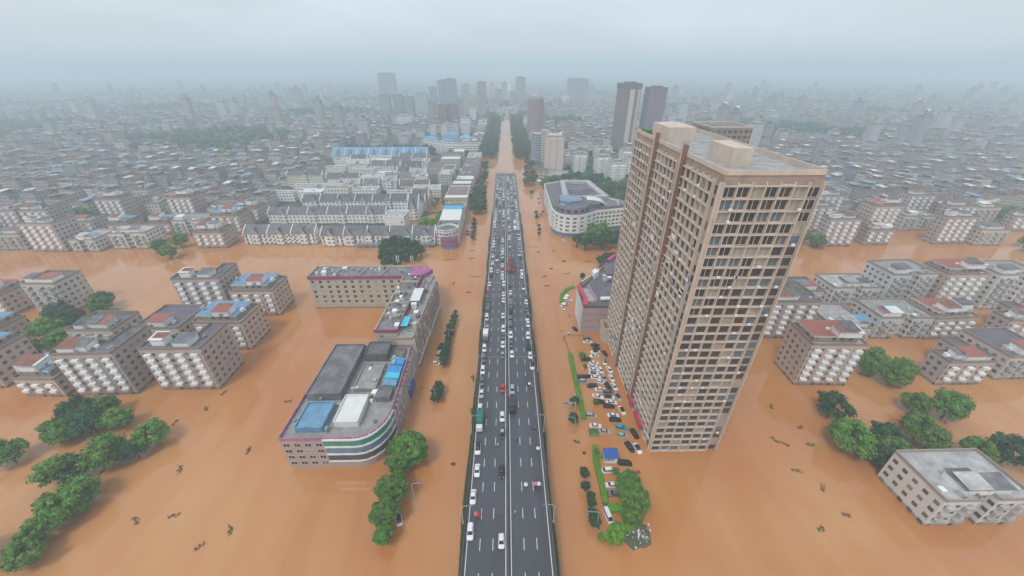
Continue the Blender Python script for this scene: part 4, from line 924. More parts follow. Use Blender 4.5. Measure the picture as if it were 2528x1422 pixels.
for zz, mm, nm in ((11.2, m_greenglass, 'green_glass_band'), (7.6, m_bluegl, 'blue_glass_band'), (4.0, m_concd, 'dark_glass_band')):
    m = MB(); pts = [L2(*p) for p in arc] + [L2(-60, 83)]
    for p, q in zip(pts, pts[1:]): m.bar(p, q, .5, zz, zz + 2.6)
    sub(T, nm, m, [mm])
for zz in (13.9, 10.5, 6.9, 3.4):
    m = MB(); pts = [L2(*p) for p in arc] + [L2(-60, 83)]
    for p, q in zip(pts, pts[1:]): m.bar(p, q, 1.0, zz, zz + .6)
    sub(T, 'white_rim', m, [m_white])
for i, (y0, mm) in enumerate(((117.2, m_blue), (112.6, m_blue), (108.6, m_cyan), (105.6, m_bluer))):
    m = MB(); a, b = L2(-46.8, y0), L2(-41.8, y0 + 4); m.face([(a[0], a[1], 15.9), (b[0], a[1], 15.5), (b[0], b[1], 15.5), (a[0], b[1], 15.9)]); m.face([(a[0], b[1], 15.8), (b[0], b[1], 15.4), (b[0], a[1], 15.4), (a[0], a[1], 15.8)]); m.box(a[0] + .1, b[0] - .1, a[1] + .1, b[1] - .1, 14.02, 15.35)
    sub(T, 'blue_roof_sheet' if i < 2 else 'pale_blue_roof_sheet', m, [mm])
m = MB(); a, b = L2(-47.5, 99), L2(-42.2, 104.5); m.box(a[0], b[0], a[1], b[1], 14.02, 16.2); sub(T, 'roof_shed', m, [m_roofg])
clutter(T, L2(-73, 0)[0], L2(-45, 0)[0], L2(0, 86)[1], L2(0, 128)[1], 14, 44, 31); clutter(T, L2(-47, 0)[0], L2(-42.5, 0)[0], L2(0, 120)[1], L2(0, 128)[1], 14, 5, 32)
for i, (x0, x1, y0, y1, h, mm, nm) in enumerate([(-72, -60, 100, 128, 3.0, m_roofg, 'roof_hall'), (-58, -50, 88, 100, 2.2, m_whiteroof, 'roof_hall'), (-57, -49, 104, 118, 1.2, m_conc, 'roof_terrace'), (-58, -49, 121, 129, 3.4, m_roofsl, 'roof_hall'), (-70, -61, 86, 97, 2.0, m_bluer, 'roof_hall'), (-48.5, -43, 121, 128, .6, mat('mossy_roof', (.16, .18, .12), .9, .4, .4), 'roof_terrace')]):
    m = MB(); a, b = L2(x0, y0), L2(x1, y1); m.box(a[0], b[0], a[1], b[1], 14.02 + i * .001, 14 + h); m.ring([a, (b[0], a[1]), b, (a[0], b[1])], .3, 14.01 + h, 14.6 + h); sub(T, nm, m, [mm])
windows(T, L2(-74, 83), L2(-60, 83), 1, 4, 3, 3.5, 2, 1.5)
m = MB(); a, b = L2(-40.3, 113.5), L2(-39.1, 120.5); m.box(a[0], b[0], a[1], b[1], 1.2, 4.6); sub(T, 'blue_shop_sign', m, [m_kblue])
flush()
# antenna masts standing on the roof of the L-shaped block
def mast(px, py, h, label, red=False):
    x, y = P(px, py, 20.7); t = thing('antenna_mast', (x, y, 20.7), label, 'antenna', 'antenna masts on the cream block roof')
    p = MB(); p.tube((0, 0, -1), (0, 0, h), .13, .07, 6); link('pole', p.mesh('pole', [m_red if red else m_steel]), t)
    for lv in (.98, .72):
        for a in (0.4, 2.5, 4.6):
            b = MB(); b.box(-.14, .14, -.08, .08, -1.1, 1.0); q = link('antenna_panel', b.mesh('antenna_panel', [m_white]), t, (.75 * math.cos(a), .75 * math.sin(a), h * lv), a)
            b = MB(); b.tube((0, 0, h * lv), (.7 * math.cos(a), .7 * math.sin(a), h * lv), .03, n=4); link('bracket', b.mesh('bracket', [m_steel]), t)
mast(985, 664, 7.5, 'taller white antenna mast nearer the frame edge on the cream block roof'); mast(1019, 659, 6, 'white antenna mast with red foot at the middle of the cream block roof', True)

# 3. white block at the crossing with blue and white roof sheets, pink corner shop
poly = [(-53, 270.5), (-46, 268), (-40, 270), (-37, 275), (-37, 333), (-52, 333)]
T, lp = block('corner_shop_building', 'white corner building with a pale sloping sheet roof and a cyan strip at the crossing', poly, 12.5, facade_mat('white_dense', (.7, .7, .68), bw=2.6, fh=3.0, u0=.2, u1=.78, v0=.28, v1=.8, rnd=0), m_roofsl, pm=m_white)
m = MB(); a, b = (2.5, 14.5), (16.6, 33); m.prism([(a[0], a[1]), (b[0], a[1]), (b[0], b[1]), (a[0], b[1])], 12.6, 15.6, 0); sub(T, 'upper_floor', m, [m_white])
m = MB(); m.face([(1.2, 12, 15.9), (17, 12, 15.9), (17, 34, 17.4), (1.2, 34, 17.4)]); m.face([(1.2, 34, 17.2), (17, 34, 17.2), (17, 12, 15.7), (1.2, 12, 15.7)]); sub(T, 'white_sheet_roof', m, [m_whiteroof])
m = MB(); m.face([(1.5, 34.05, 17.5), (17, 34.05, 17.5), (17, 42, 17.9), (1.5, 42, 17.9)]); sub(T, 'cyan_sheet_roof', m, [mat('sky_sheet', (.04, .36, .68), .45, .1, .5)])
m = MB(); m.face([(2, 42.1, 17.9), (16.8, 42.1, 17.9), (16.8, 49, 17.6), (2, 49, 17.6)]); m.box(2.4, 16.4, 42.5, 48.6, 12.6, 17.5); sub(T, 'grey_sheet_roof', m, [m_roofpurple])
m = MB()
for i in range(12):
    a0, a1 = R(15 + i * 12), R(15 + (i + 1) * 12); m.bar((9 + 9.0 * math.cos(a0) * .9, -.5 + 11 * math.sin(a0)), (9 + 9.0 * math.cos(a1) * .9, -.5 + 11 * math.sin(a1)), .6, 12.5, 13.9)
sub(T, 'curved_parapet', m, [m_white])
windows(T, (16, 5), (16, 60), 0, 4, 3.0, 3.2, 1.6, 1.7, fm=m_white); flush()
pk = thing('corner_shop', (-43, 267, 0), 'rounded shop front with bright magenta fascia at the crossing corner', 'shop')
m = MB(); pp = [(6.2 * math.cos(R(a)), 4.4 * math.sin(R(a))) for a in range(180, 361, 15)] + [(6.2, 3), (-6.2, 2)]; m.prism(pp, -1, 7.6, 0, 1); link('wall', m.mesh('wall', [m_bluegl, m_roofsl]), pk)
for z, h in ((2.9, 1.1), (6.2, 1.5)):
    m = MB()
    for p, q in zip(pp[:13], pp[1:13]): m.bar(p, q, .9, z, z + h)
    link('fascia', m.mesh('fascia', [mat('hot_magenta', (.42, .03, .15), .45, .1, 1)]), pk)
m = MB(); m.ring(pp[:13], .25, 7.6, 8.3); link('parapet', m.mesh('parapet', [m_mag]), pk)

# 4. terraces of white houses with slate roofs
def terrace(x0, x1, y, dep, h, label, gables=True, wallm=None, roofm=None, bay=14.0, win=True, group='white terraces with dark pitched roofs', skew=0.0, name='terraced_houses'):
    t = thing(name, (x1, y, 0), label, 'houses', group); l = x1 - x0
    wm = wallm or facade_mat('terrace_wall', (.79, .80, .78), bw=3.4, fh=2.9, rnd=.05)
    m = MB(); m.prism([(-l, 0), (0, 0), (0, dep), (-l, dep)], -1, h, 0)
    rh = dep * .38
    for xx in (-l, 0): 
        q = [(xx, 0, h), (xx, dep / 2, h + rh), (xx, dep, h)]; m.face(q if xx < 0 else q[::-1], 0)
    link('wall', m.mesh('wall', [wm]), t)
    r = MB(); o = .5
    r.face([(-l - o, -o, h - .3), (o, -o, h - .3), (o, dep / 2, h + rh + .05), (-l - o, dep / 2, h + rh + .05)]); r.face([(o, dep + o, h - .3), (-l - o, dep + o, h - .3), (-l - o, dep / 2, h + rh + .05), (o, dep / 2, h + rh + .05)])
    link('roof', r.mesh('roof', [roofm or m_roofsl]), t)
    if gables:
        n = max(1, int(l / bay))
        for i in range(n):
            xc = -l * (i + .5) / n; g = MB(); w_ = 2.8
            g.prism([(xc - w_, -1.2), (xc + w_, -1.2), (xc + w_, dep * .4), (xc - w_, dep * .4)], -1, h - .4, 0)
            g.face([(xc - w_, -1.22, h - .4), (xc + w_, -1.22, h - .4), (xc, -1.22, h + rh * .75)], 0)
            gb = link('gable_bay', g.mesh('gable_bay', [wm]), t)
            g = MB(); tp = h + rh * .8
            g.face([(xc - w_ - .4, -1.6, h - .75), (xc, -1.6, tp), (xc, dep * .45, tp), (xc - w_ - .4, dep * .45, h - .75)][::-1]); g.face([(xc + w_ + .4, -1.6, h - .75), (xc, -1.6, tp), (xc, dep * .45, tp), (xc + w_ + .4, dep * .45, h - .75)])
            link('gable_roof', g.mesh('gable_roof', [roofm or m_roofsl]), gb)
            g = MB(); g.tube((xc - w_ - .3, -1.66, h - .65), (xc, -1.66, tp), .13, n=4); g.tube((xc + w_ + .3, -1.66, h - .65), (xc, -1.66, tp), .13, n=4); g.tube((xc, -1.66, tp), (xc, -1.66, 1), .1, n=4)
            link('barge_board', g.mesh('barge_board', [m_white]), gb)
    n = max(1, int(l / 15))
    for i in range(n + 1):
        x = -l * i / n; g = MB(); g.prism([(x - .25, -.6), (x + .25, -.6), (x + .25, dep / 2), (x - .25, dep / 2)], h - 1.5, h, 0, tops=lambda px_, py_: h + .5 + (rh if py_ > 1 else 0) * .97)
        link('party_wall', g.mesh('party_wall', [m_white]), t)
    if win: windows(t, (-l, 0), (0, 0), 0, int(h / 2.9), 2.9, 3.4, 1.5, 1.5, fm=m_white)
    return t
terrace(-140, -54, 270, 13, 9.2, 'long white terrace with peaked gables facing the crossing, ends at the corner building', win=True)
# dark shop strip in front of it
T = thing('shop_row', (-54, 266.5, 0), 'low row of grey shop units along the foot of the gabled terrace', 'shops')
m = MB(); m.prism([(-60, 0), (0, 0), (0, 2.6), (-60, 2.6)], -1, 3.4, 0, 1); link('wall', m.mesh('wall', [m_rooflt, m_conc]), T)
for i in range(12): m = MB(); m.box(-58.6 + i * 4.9, -54.6 + i * 4.9, -.12, 0, .2, 2.3); link('shutter', m.mesh('shutter', [random.choice([m_bluegl, m_steel, m_kblue, m_roofg])]), T)
terrace(-200, -146, 274, 13, 9.2, 'white gabled terrace farther along the crossing street, beyond the gabled terrace end')
Tw, lp = block('white_house_block', 'plain square white block with three blank floors behind the long gabled terrace', [(-100, 300), (-84, 300), (-83, 316), (-100, 316)], 12.5, m_white, m_rooflt, par=.8)
windows(Tw, (0, 0), (16, 0), 3, 2, 3.4, 4, 1.4, 1.4, keep=lambda i, f, n: i == 3); windows(Tw, (16, 0), (17, 16), 0, 4, 3, 3, 1.4, 1.4); flush()
terrace(-205, -104, 318, 12, 9.5, 'white terrace just behind the plain square white block', win=False, bay=22)
terrace(-190, -76, 350, 12, 11, 'white terrace third back from the crossing with a slate roof', win=False, bay=22)
trng = random.Random(12)
roofs = [m_roofsl, m_roofsl, m_roofg, m_rooflt, mat('brown_slate', (.13, .11, .10), .8, .4, .4)]
wls = [facade_mat('mix_wall_%d' % i, c, bw=3.2, fh=2.9, rnd=.05) for i, c in enumerate(((.79, .80, .78), (.72, .68, .57), (.77, .77, .79)))]
for ri, (yy0, xend) in enumerate(((380, -66), (408, -82), (434, -88), (462, -98), (490, -104), (517, -100), (541, -108))):
    x = xend; k = 0
    while x > -222:
        l = trng.uniform(14, 40); k += 1; yy = yy0 + trng.uniform(-2.5, 2.5); h = trng.choice((9.5, 11.5, 12.5, 14.5)); pl = '%s from the roadside in the %s back row' % (nth(k), nth(ri + 3))
        if trng.random() < .5: terrace(x - l, x, yy, trng.uniform(10, 13), h, 'white pitched-roof terrace, ' + pl, wallm=trng.choice(wls), roofm=trng.choice(roofs), win=False, bay=trng.choice((13, 18, 40)))
        else:
            l = min(l, 24); dp = trng.uniform(9, 15); T, lp = block('flat_roofed_house', 'white flat-roofed house, ' + pl, [(x - l, yy), (x, yy), (x, yy + dp), (x - l, yy + dp)], h, trng.choice(wls), trng.choice([m_rooflt, m_roofg, m_conc, m_whiteroof]), pm=m_white, group='white flat-roofed houses among the terraces')
            clutter(T, 1, l - 3, 1, dp - 3, h, 4, ri * 50 + k, big=1.2)
        if trng.random() < .28: tree(x - l - 4, yy + 4, trng.uniform(4, 6), 5.5, 'dark', set_='yard2', name='yard_tree', group='green trees between the white terraces'); x -= 9
        x -= l + trng.uniform(.6, 5)
terrace(-245, -112, 562, 26, 10, 'long terrace under one faded blue roof with small white dormers', roofm=m_bluer, bay=15, win=False, group='blue-roofed terrace')
# cream gable house and odd white houses
for (px, py, wd, dp, h, wmm, rmm, lb) in [(1040, 516, 16, 15, 12, m_cream, m_roofsl, 'cream house with a tall dark hipped gable roof beside the flooded yard'), (1035, 460, 18, 14, 14, m_white, m_rooflt, 'tall blank white house above the dark hipped gable'),
                                        (1108, 452, 13, 26, 15, m_white, m_roofg, 'tall white slab house with three stacked dark windows on its end'), (1022, 545, 9, 24, 11, m_white, m_roofsl, 'narrow white house between the square white block and the yard')]:
    x, y = P(px, py, 0)
    if 'hipped' in lb or 'narrow' in lb: terrace(x - wd / 2, x + wd / 2, y, dp, h, lb, True, wmm if wmm is m_cream else None, rmm, 30, True, None, name='house')
    else:
        T, lp = block('house', lb, [(x - wd / 2, y), (x + wd / 2, y), (x + wd / 2, y + dp), (x - wd / 2, y + dp)], h, wmm, rmm); windows(T, (wd * .5, 0), (wd, 0), 2, 4, 3.1, 3.4, 2.2, 1.6, keep=lambda i, f, n: i == 0); windows(T, (wd, 0), (wd, dp), 0, 4, 3.1, 3, 1.4, 1.5)
flush()
# 5. roadside row north of the corner building
def rowb(x0, x1, y0, y1, h, wm, rm, label, par=.8, **k): return block('roadside_building', label, [(x0, y0), (x1, y0), (x1, y1), (x0, y1)], h, wm, rm, par=par, group='roadside blocks along the flooded avenue', **k)
fw = facade_mat('roadside_wall', (.5, .47, .43), bw=3.0, fh=3.1, rnd=.12)
T, lp = rowb(-56, -37, 335, 346, 7, m_rose, m_roofg, 'low rose building just behind the cyan-striped roof')
T, lp = rowb(-57, -37, 352, 392, 12.5, facade_mat('cream_wall', (.6, .55, .4), bw=3.2, fh=3.1, rnd=0), mat('plum_roof', (.21, .15, .17), .8, .2, .3), 'cream building with a plum-coloured roof and yellow sign facing the yard', par=.9, pm=m_white)
m = MB(); m.box(-.8, 20.8, -.9, 7, 12.9, 13.2); sub(T, 'white_roof_edge', m, [m_whiteroof]); m = MB(); m.box(6, 13, -.4, -.05, 7.5, 9.8); sub(T, 'yellow_sign', m, [mat('yellow_sign', (.55, .43, .05), .6)])
T, lp = rowb(-56, -36, 396, 410, 13.5, fw, m_whiteroof, 'building with a bright white sheet roof behind the plum-coloured roof')
T, lp = rowb(-54, -35, 414, 432, 13.5, fw, m_whiteroof, 'second white-roofed roadside building, farther than the first white sheet roof'); clutter(T, 2, 17, 2, 16, 13.5, 5, 61)
T, lp = rowb(-54, -35, 436, 470, 14, fw, m_roofg, 'grey cluttered roadside building facing the dense dark grove'); clutter(T, 2, 17, 2, 30, 14, 14, 62)
T, lp = rowb(-53, -34, 474, 512, 14, fw, m_roofg, 'grey roadside building second before the flooded junction'); clutter(T, 2, 17, 2, 34, 14, 14, 63)
T, lp = rowb(-52, -33, 516, 560, 15, facade_mat('roadside_beige', (.5, .42, .33), bw=3.0, fh=3.1, rnd=0), m_rooflt, 'beige-fronted roadside building nearest the flooded junction'); clutter(T, 2, 17, 2, 40, 15, 14, 64)
T, lp = rowb(-86, -60, 516, 536, 14, fw, m_whiteroof, 'pale flat building behind the beige-fronted roadside one'); T, lp = rowb(-88, -62, 545, 562, 15, fw, m_roofg, 'grey flat building two rows behind the beige-fronted roadside one')
T, lp = rowb(-78, -62, 440, 480, 12, fw, m_rooflt, 'slim pale building between the terraces and the grey roadside block'); T, lp = rowb(-98, -66, 492, 508, 12, fw, m_roofg, 'broad low grey building behind the slim pale one')
T, lp = rowb(-76, -60, 570, 596, 13, fw, m_whiteroof, 'white-roofed building at the edge of the band of trees')
# flooded yard pool patches
mb = MB(); mb.face([(-84, 350, .2), (-58, 350, .2), (-60, 390, .2), (-68, 392, .2)][::1]); o = tag(link('yard_flood_water', mb.mesh('yard_flood_water', [bpy.data.materials['muddy_water']])), kind='structure')
# 6. long curved white block
pts = []
for i in range(13): u = i / 12; pts.append((-40 - 92 * u, 618 + 34 * u - 16 * math.sin(math.pi * u)))
poly = pts + [(x, y + 15) for x, y in reversed(pts)]
T, lp = block('curved_slab_block', 'long gently curved white slab block in front of the blue vaulted market roofs', poly, 15.5, facade_mat('curved_white', (.74, .75, .71), bw=4.2, fh=3.1, u0=.15, u1=.8, rnd=0), m_roofg, pm=m_white, par=1.0)
T, lp = rowb(-58, -38, 655, 800, 14, fw, m_roofg, 'long grey roadside block beyond the curved slab', pm=m_conc); clutter(T, 2, 17, 4, 130, 14, 26, 66, [m_rooflt, m_white, m_roofg], 3)
T, lp = rowb(-60, -37, 812, 1000, 13, fw, m_roofg, 'farthest long roadside block before the haze', pm=m_conc); clutter(T, 2, 18, 4, 150, 13, 16, 67, [m_rooflt, m_white], 3.5)
# blue domed market halls
def dome_hall(x, y, wd, dp, h, label, m=None):
    t = thing('market_hall', (x, y, 0), label, 'market hall', 'blue-roofed market halls'); q = MB(); q.prism([(0, 0), (wd, 0), (wd, dp), (0, dp)], -.5, 6, 0); link('wall', q.mesh('wall', [m_rooflt]), t)
    q = MB(); n = 10
    for i in range(n):
        a0, a1 = math.pi * i / n, math.pi * (i + 1) / n; f = lambda a: (wd / 2 - (wd / 2 + .6) * math.cos(a), 6 + h * math.sin(a))
        (xa, za), (xb, zb) = f(a0), f(a1); q.face([(xa, -.6, za), (xb, -.6, zb), (xb, dp + .6, zb), (xa, dp + .6, za)][::1])
        q.face([(xa, -.2, za), (xa, -.2, 6), (xb, -.2, 6), (xb, -.2, zb)], 1)
    link('roof', q.mesh('roof', [m or mat('market_blue', (.05, .30, .62), .5, .2, .2), m_rooflt]), t)
dome_hall(-150, 700, 30, 30, 6, 'widest blue vaulted market roof nearest the frame edge'); dome_hall(-114, 690, 24, 20, 5, 'blue vaulted market roof closest to the curved slab'); dome_hall(-118, 742, 30, 34, 6, 'blue vaulted market roof at the back by the pale flats')
dome_hall(-84, 716, 22, 30, 5, 'paler cyan vaulted market roof beside the roadside block', mat('market_cyan', (.16, .42, .55), .5, .2, .2)); dome_hall(-76, 690, 16, 18, 4, 'grey vaulted roof at the end of the market', m_rooflt)
for i in range(4):
    T, lp = block('apartment_block', 'white flats behind the market, %s from the frame edge' % nth(i + 1), [(-150 + i * 22, 812), (-138 + i * 22, 812), (-138 + i * 22, 826), (-150 + i * 22, 826)], 20, facade_mat('flats_pale', (.6, .6, .62), bw=3, fh=3, rnd=.1), m_rooflt, group='white flats behind the market')

# 7. curved white block on the tower side
HP = [(38, 378), (38, 303), (39.2, 295), (42, 289.5), (46, 286), (51, 284.6), (57, 285), (63, 287.5), (69, 292), (73, 296), (101, 303.5), (101, 322), (91, 330), (84, 386), (54, 388)]
inner = [(46, 330), (84, 334), (78, 378), (56, 380)]
hw = facade_mat('hotel_wall', (.64, .64, .62), bw=3.4, fh=3.2, rnd=0)
T, lp = block('curved_corner_block', 'big white five-storey block with a rounded corner, purple-grey penthouse and roof court', HP, 17.6, m_white, m_roofpurple, par=1.0, pm=m_white)
ox, oy = HP[0]; LL = lambda x, y: (x - ox, y - oy)
for i in range(1, 10):
    p, q = LL(*HP[i]), LL(*HP[i + 1]); sl = math.hypot(q[0] - p[0], q[1] - p[1])
    if i < 9: windows(T, p, q, 4.2, 4, 3.25, 3.9 if sl > 4 else 3, min(2.7, sl * .6), 1.75, sill=.8, fm=m_white)
    else: windows(T, p, q, 4.2, 4, 3.25, 3.6, 2.3, 1.75, sill=.8, fm=m_white)
windows(T, LL(38, 376), LL(38, 304), 4.2, 4, 3.25, 4, 1.8, 1.6, fm=m_white)
m = MB()
for i in range(1, 10): m.bar(LL(*HP[i]), LL(*HP[i + 1]), 2.2, 3.5, 4.1)
sub(T, 'shop_canopy', m, [m_rooflt])
m = MB()
for i in range(1, 10): m.bar(LL(*HP[i]), LL(*HP[i + 1]), .5, -.5, 3.4)
sub(T, 'dark_shopfront', m, [m_bluegl])
# round penthouse
cx_, cy_ = 54, 300; m = MB(); pen = [LL(cx_ + 12.5 * math.cos(R(a)), cy_ + 1.05 * 11 * math.sin(R(a))) for a in range(150, 391, 20)] + [LL(66, 318), LL(45, 322)]
m.prism(pen, 17.7, 22.6, 0, 1); ph = sub(T, 'penthouse', m, [mat('purple_cladding', (.27, .22, .27), .7, .15, .3), m_roofpurple])
m = MB(); m.ring(pen, .3, 22.62, 23.5); sub(T, 'penthouse_parapet', m, [mat('lilac_trim', (.3, .28, .36), .7)])
for a in range(196, 375, 26):
    mm = MB(); mm.box(-1.6, 1.6, -.12, 0, 0, 2); link('penthouse_window', mm.mesh('penthouse_window', [m_glass]), T, (*LL(cx_ + 12.6 * math.cos(R(a)), cy_ + 11.7 * math.sin(R(a))), 19.2), R(a + 90))
m = MB(); m.prism([LL(44, 304), LL(50, 300), LL(62, 304), LL(63, 318), LL(46, 320)], 22.7, 24.6, 0); sub(T, 'blue_roof_room', m, [mat('grey_blue_roof', (.17, .24, .33), .5, .2, .3)])
m = MB(); m.prism([LL(42.2, 296), LL(45.5, 291.5), LL(48, 294), LL(44.5, 299)], 17.7, 24, 0); sub(T, 'blue_glass_bay', m, [m_bluegl])
# white arched roof
m = MB(); n = 9
for i in range(n):
    a0, a1 = math.pi * .5 * i / n, math.pi * .5 * (i + 1) / n; f = lambda a: (66 + 15 * math.sin(a), 20.5 + 4.6 * math.cos(a))
    (xa, za), (xb, zb) = f(a0), f(a1); p, q = LL(xa, 300), LL(xb, 300)
    m.face([(p[0], p[1] + 3, za), (q[0], q[1] + 3, zb), (q[0] + 1, q[1] + 13, zb), (p[0] + 1, p[1] + 13, za)][::-1]); m.face([(p[0], p[1] + 3, za - .3), (q[0], q[1] + 3, zb - .3), (q[0] + 1, q[1] + 13, zb - .3), (p[0] + 1, p[1] + 13, za - .3)])
sub(T, 'white_arched_roof', m, [m_whiteroof])
# roof court: raised rims with recessed court
m = MB(); out = [LL(x, y) for x, y in ((50, 326), (91, 330), (84, 385), (55, 387))]
inn = [LL(x, y) for x, y in ((55, 331), (85, 334), (79, 379), (58.5, 381))]
m.ring(out, .5, 17.62, 20.2); m.ring(inn, .4, 17.62, 20.4)
for i in range(4): a_, b_, c_, d_ = out[i], out[(i + 1) % 4], inn[(i + 1) % 4], inn[i]; m.face([(*a_, 19.9), (*b_, 19.9), (*c_, 19.9), (*d_, 19.9)])
sub(T, 'roof_court_rim', m, [m_rooflt])
for i, y in enumerate((338, 344, 350, 357)):
    m = MB(); m.bar(LL(60, y), LL(82, y + 1), 3.2, 17.65, 18.6 + i * .1); sub(T, 'court_roof_panel', m, [m_roofg if i % 2 else m_roofpurple])
m = MB()
for i in range(12): m.tube((*LL(50.5 + i * 1.2, 330), 17.7), (*LL(50.5 + i * 1.2, 330), 20.9), .06, n=4)
for z in (19.2, 20.8): m.tube((*LL(50.5, 330), z), (*LL(64, 330), z), .05, n=4)
sub(T, 'roof_railing', m, [m_steel])
m = MB(); m.prism([LL(78, 302), LL(100, 307), LL(100, 320), LL(80, 316)], 17.7, 19.6, 0); sub(T, 'grey_roof_sheets', m, [m_roofg])
m = MB(); m.prism([LL(39.2, 306), LL(41.2, 306), LL(41.2, 330), LL(39.2, 330)], 17.7, 18.4, 0); sub(T, 'roof_planting', m, [m_leaf])
clutter(T, *[LL(78, 0)[0], LL(97, 0)[0]], *[LL(0, 298)[1] + 6, LL(0, 304)[1] + 8], 19.6, 6, 77); clutter(T, 24, 45, 252 - 303 + 5, 252 - 303 + 40, 17.65, 0, 1)
flush()
m = MB(); m.box(0, 5, 0, .4, .5, 2.6); tag(link('red_banner', m.mesh('red_banner', [m_red]), None, (88, 292, 0)), 'bright red banner at the wing of the curved white block above the trees', 'banner')
x, y = P(1323, 452, 3); T, lp = block('gate_house', 'small grey gate house at the far end of the flooded grey wall', [(36, 436), (41, 436), (41, 444), (36, 444)], 5.5, m_rooflt, m_white, par=.6); windows(T, (0, 0), (5, 0), 1, 1, 3, 5, 3, 2, fm=m_white); flush()

# 8. restaurant block with red awnings
RP = [(38.0, 157.5), (68, 157.5), (80, 180), (80, 216), (66, 216), (50, 194), (38.6, 178)]
T, lp = block('restaurant_block', 'rose-walled block with a purple-grey roof and red awnings next to the tall beige tower', RP, 15.6, m_rose, m_roofpurple, par=.9, pm=mat('plum_band', (.12, .06, .085), .7, .15, .4))
ox, oy = RP[0]; LL = lambda x, y: (x - ox, y - oy)
m = MB()
for z in (3.8, 7.7, 11.6): m.box(.1, 30, -.07, -.01, z, z + .14)
sub(T, 'wall_joints', m, [m_brown])
m = MB(); pa = [LL(38.9, 157.8), LL(39.9, 164), LL(39.2, 171), LL(38.8, 177)]
for p, q in zip(pa, pa[1:]): m.bar(p, q, 2.1, 16.5, 17.4)
sub(T, 'red_awning', m, [m_red])
m = MB(); m.bar(LL(62, 208), LL(66.5, 214), 2.4, 16.6, 17.2); m.bar(LL(66.5, 214.5), LL(78, 214.5), 2.4, 16.6, 17.3); sub(T, 'red_awning', m, [mat('rose_red', (.42, .05, .13), .6)])
m = MB(); m.prism([LL(40.5, 162), LL(45, 162), LL(43.5, 176), LL(40.6, 176)], 15.63, 15.8, 0); sub(T, 'sunken_terrace', m, [m_rooflt])
m = MB(); m.bar(LL(45.2, 162), LL(43.6, 177), .4, 15.7, 18.0); m.bar(LL(40, 161.5), LL(45.2, 161.5), .4, 15.7, 17.2); sub(T, 'terrace_wall', m, [m_rose])
m = MB(); m.tube((*LL(47.5, 163.4), 17.2), (*LL(53, 163.4), 17.2), 1.0, n=14); sub(T, 'white_cylinder_tank', m, [m_white])
m = MB(); m.prism([LL(49, 186), LL(52.5, 190), LL(50.5, 192.5), LL(48, 189.5)], 15.65, 19.4, 0); sub(T, 'white_stair_tower', m, [m_white])
m = MB(); q = LL(55, 186); m.tube((*q, 15.7), (*q, 17), 1.7, 1.2, n=16); m.tube((*q, 17), (*q, 17.3), .5, n=10, mi=1); sub(T, 'round_roof_vent', m, [m_rooflt, m_red])
m = MB(); m.bar(LL(40.5, 178), LL(57, 200), 1.3, 14.8, 16.8); sub(T, 'slanted_canopy', m, [m_brown]); m = MB(); m.bar(LL(41, 181), LL(48, 189.2), .8, 16.9, 17.3); sub(T, 'pale_gutter', m, [m_steel])
m = MB(); m.bar(LL(56, 190), LL(66, 191), .6, 15.7, 17); sub(T, 'roof_upstand', m, [m_roofpurple])
clutter(T, LL(52, 0)[0], LL(66, 0)[0], LL(0, 180)[1], LL(0, 198)[1], 15.62, 10, 88)
m = MB()
for i in range(9): p = LL(37.95, 158.6 + i * 2.1); m.bar(p, (p[0] - .02, p[1] + .4), .5, 0, 15)
sub(T, 'white_fins', m, [m_white])
m = MB(); m.bar(LL(37.9, 158), LL(38.3, 177), .2, 1, 14.5); sub(T, 'blue_glass_front', m, [m_bluegl])
flush()
# white objects inside the curved hedge
for i, (px, py) in enumerate([(1396, 737), (1400, 731), (1392, 751)]):
    x, y = P(px, py, 1.2); m = MB(); m.loft([rrect(1.2, -1.2, 1.2, .3, 1.6), rrect(.1, -.1, .1, .03, 2.5)]); 
    for a, b in ((-1, -1), (1, -1), (1, 1), (-1, 1)): m.tube((a * 1.05, b * 1.05, -.4), (a * 1.05, b * 1.05, 1.6), .05, n=4)
    tag(link('garden_parasol', m.mesh('garden_parasol', [m_white]), None, (x, y, 0), i * .5), ['white square parasol in the middle of the curved hedge garden', 'white parasol nearest the restaurant in the curved hedge garden', 'white parasol at the lower tip of the curved hedge garden'][i], 'parasol', 'parasols in the hedge garden')

# 9. tall beige tower
TX0, TX1, TY0, TY1, TH = 50.6, 74, 88, 155.5, 97
T, lp = block('tall_tower', 'very tall beige tower with a close grid of dark balconies beside the flooded car park', [(TX0, TY0), (TX1, TY0), (TX1, TY1), (TX0, TY1)], TH, mat('tower_wall', (.33, .25, .2), .8, .2, .3), m_rooflt, par=1.2, pm=m_frame)
fl = 3.05; nfl = int(TH / fl); gd = TY1 - TY0; gw = TX1 - TX0
def grid_face(t, a, b, bay, nm='balcony_grid'):
    dx, dy = b[0] - a[0], b[1] - a[1]; l = math.hypot(dx, dy); dx /= l; dy /= l; nx, ny = dy, -dx; n = round(l / bay); m = MB(); g = MB()
    def off(u, o): return (a[0] + dx * u + nx * o, a[1] + dy * u + ny * o)
    for k in range(nfl + 1):
        z = k * fl; i = 0
        while i < n:
            grp = i % 7; 
            if grp != 6: m.bar(off(l * i / n + .02, .35), off(l * (i + 1) / n - .02, .35), .62, z - .12, z + (.42 if grp in (1, 4) else .12))
            i += 1
    for i in range(n + 1):
        dp = .9 if i % 7 in (0, 6) else .55; m.bar(off(l * i / n - .14, .35), off(l * i / n + .14, .35), dp + .1, -1, nfl * fl + .9)
    link(nm, m.mesh(nm, [m_frame]), t)
    windows(t, a, b, 0, nfl, fl, l / n, l / n * .84, 2.3, sill=.4, fm=m_frame)
grid_face(T, (0, gd), (0, 0), 3.2); grid_face(T, (0, 0), (gw, 0), 3.4); grid_face(T, (gw, gd), (0, gd), 3.4)
acr = random.Random(5); m = MB()
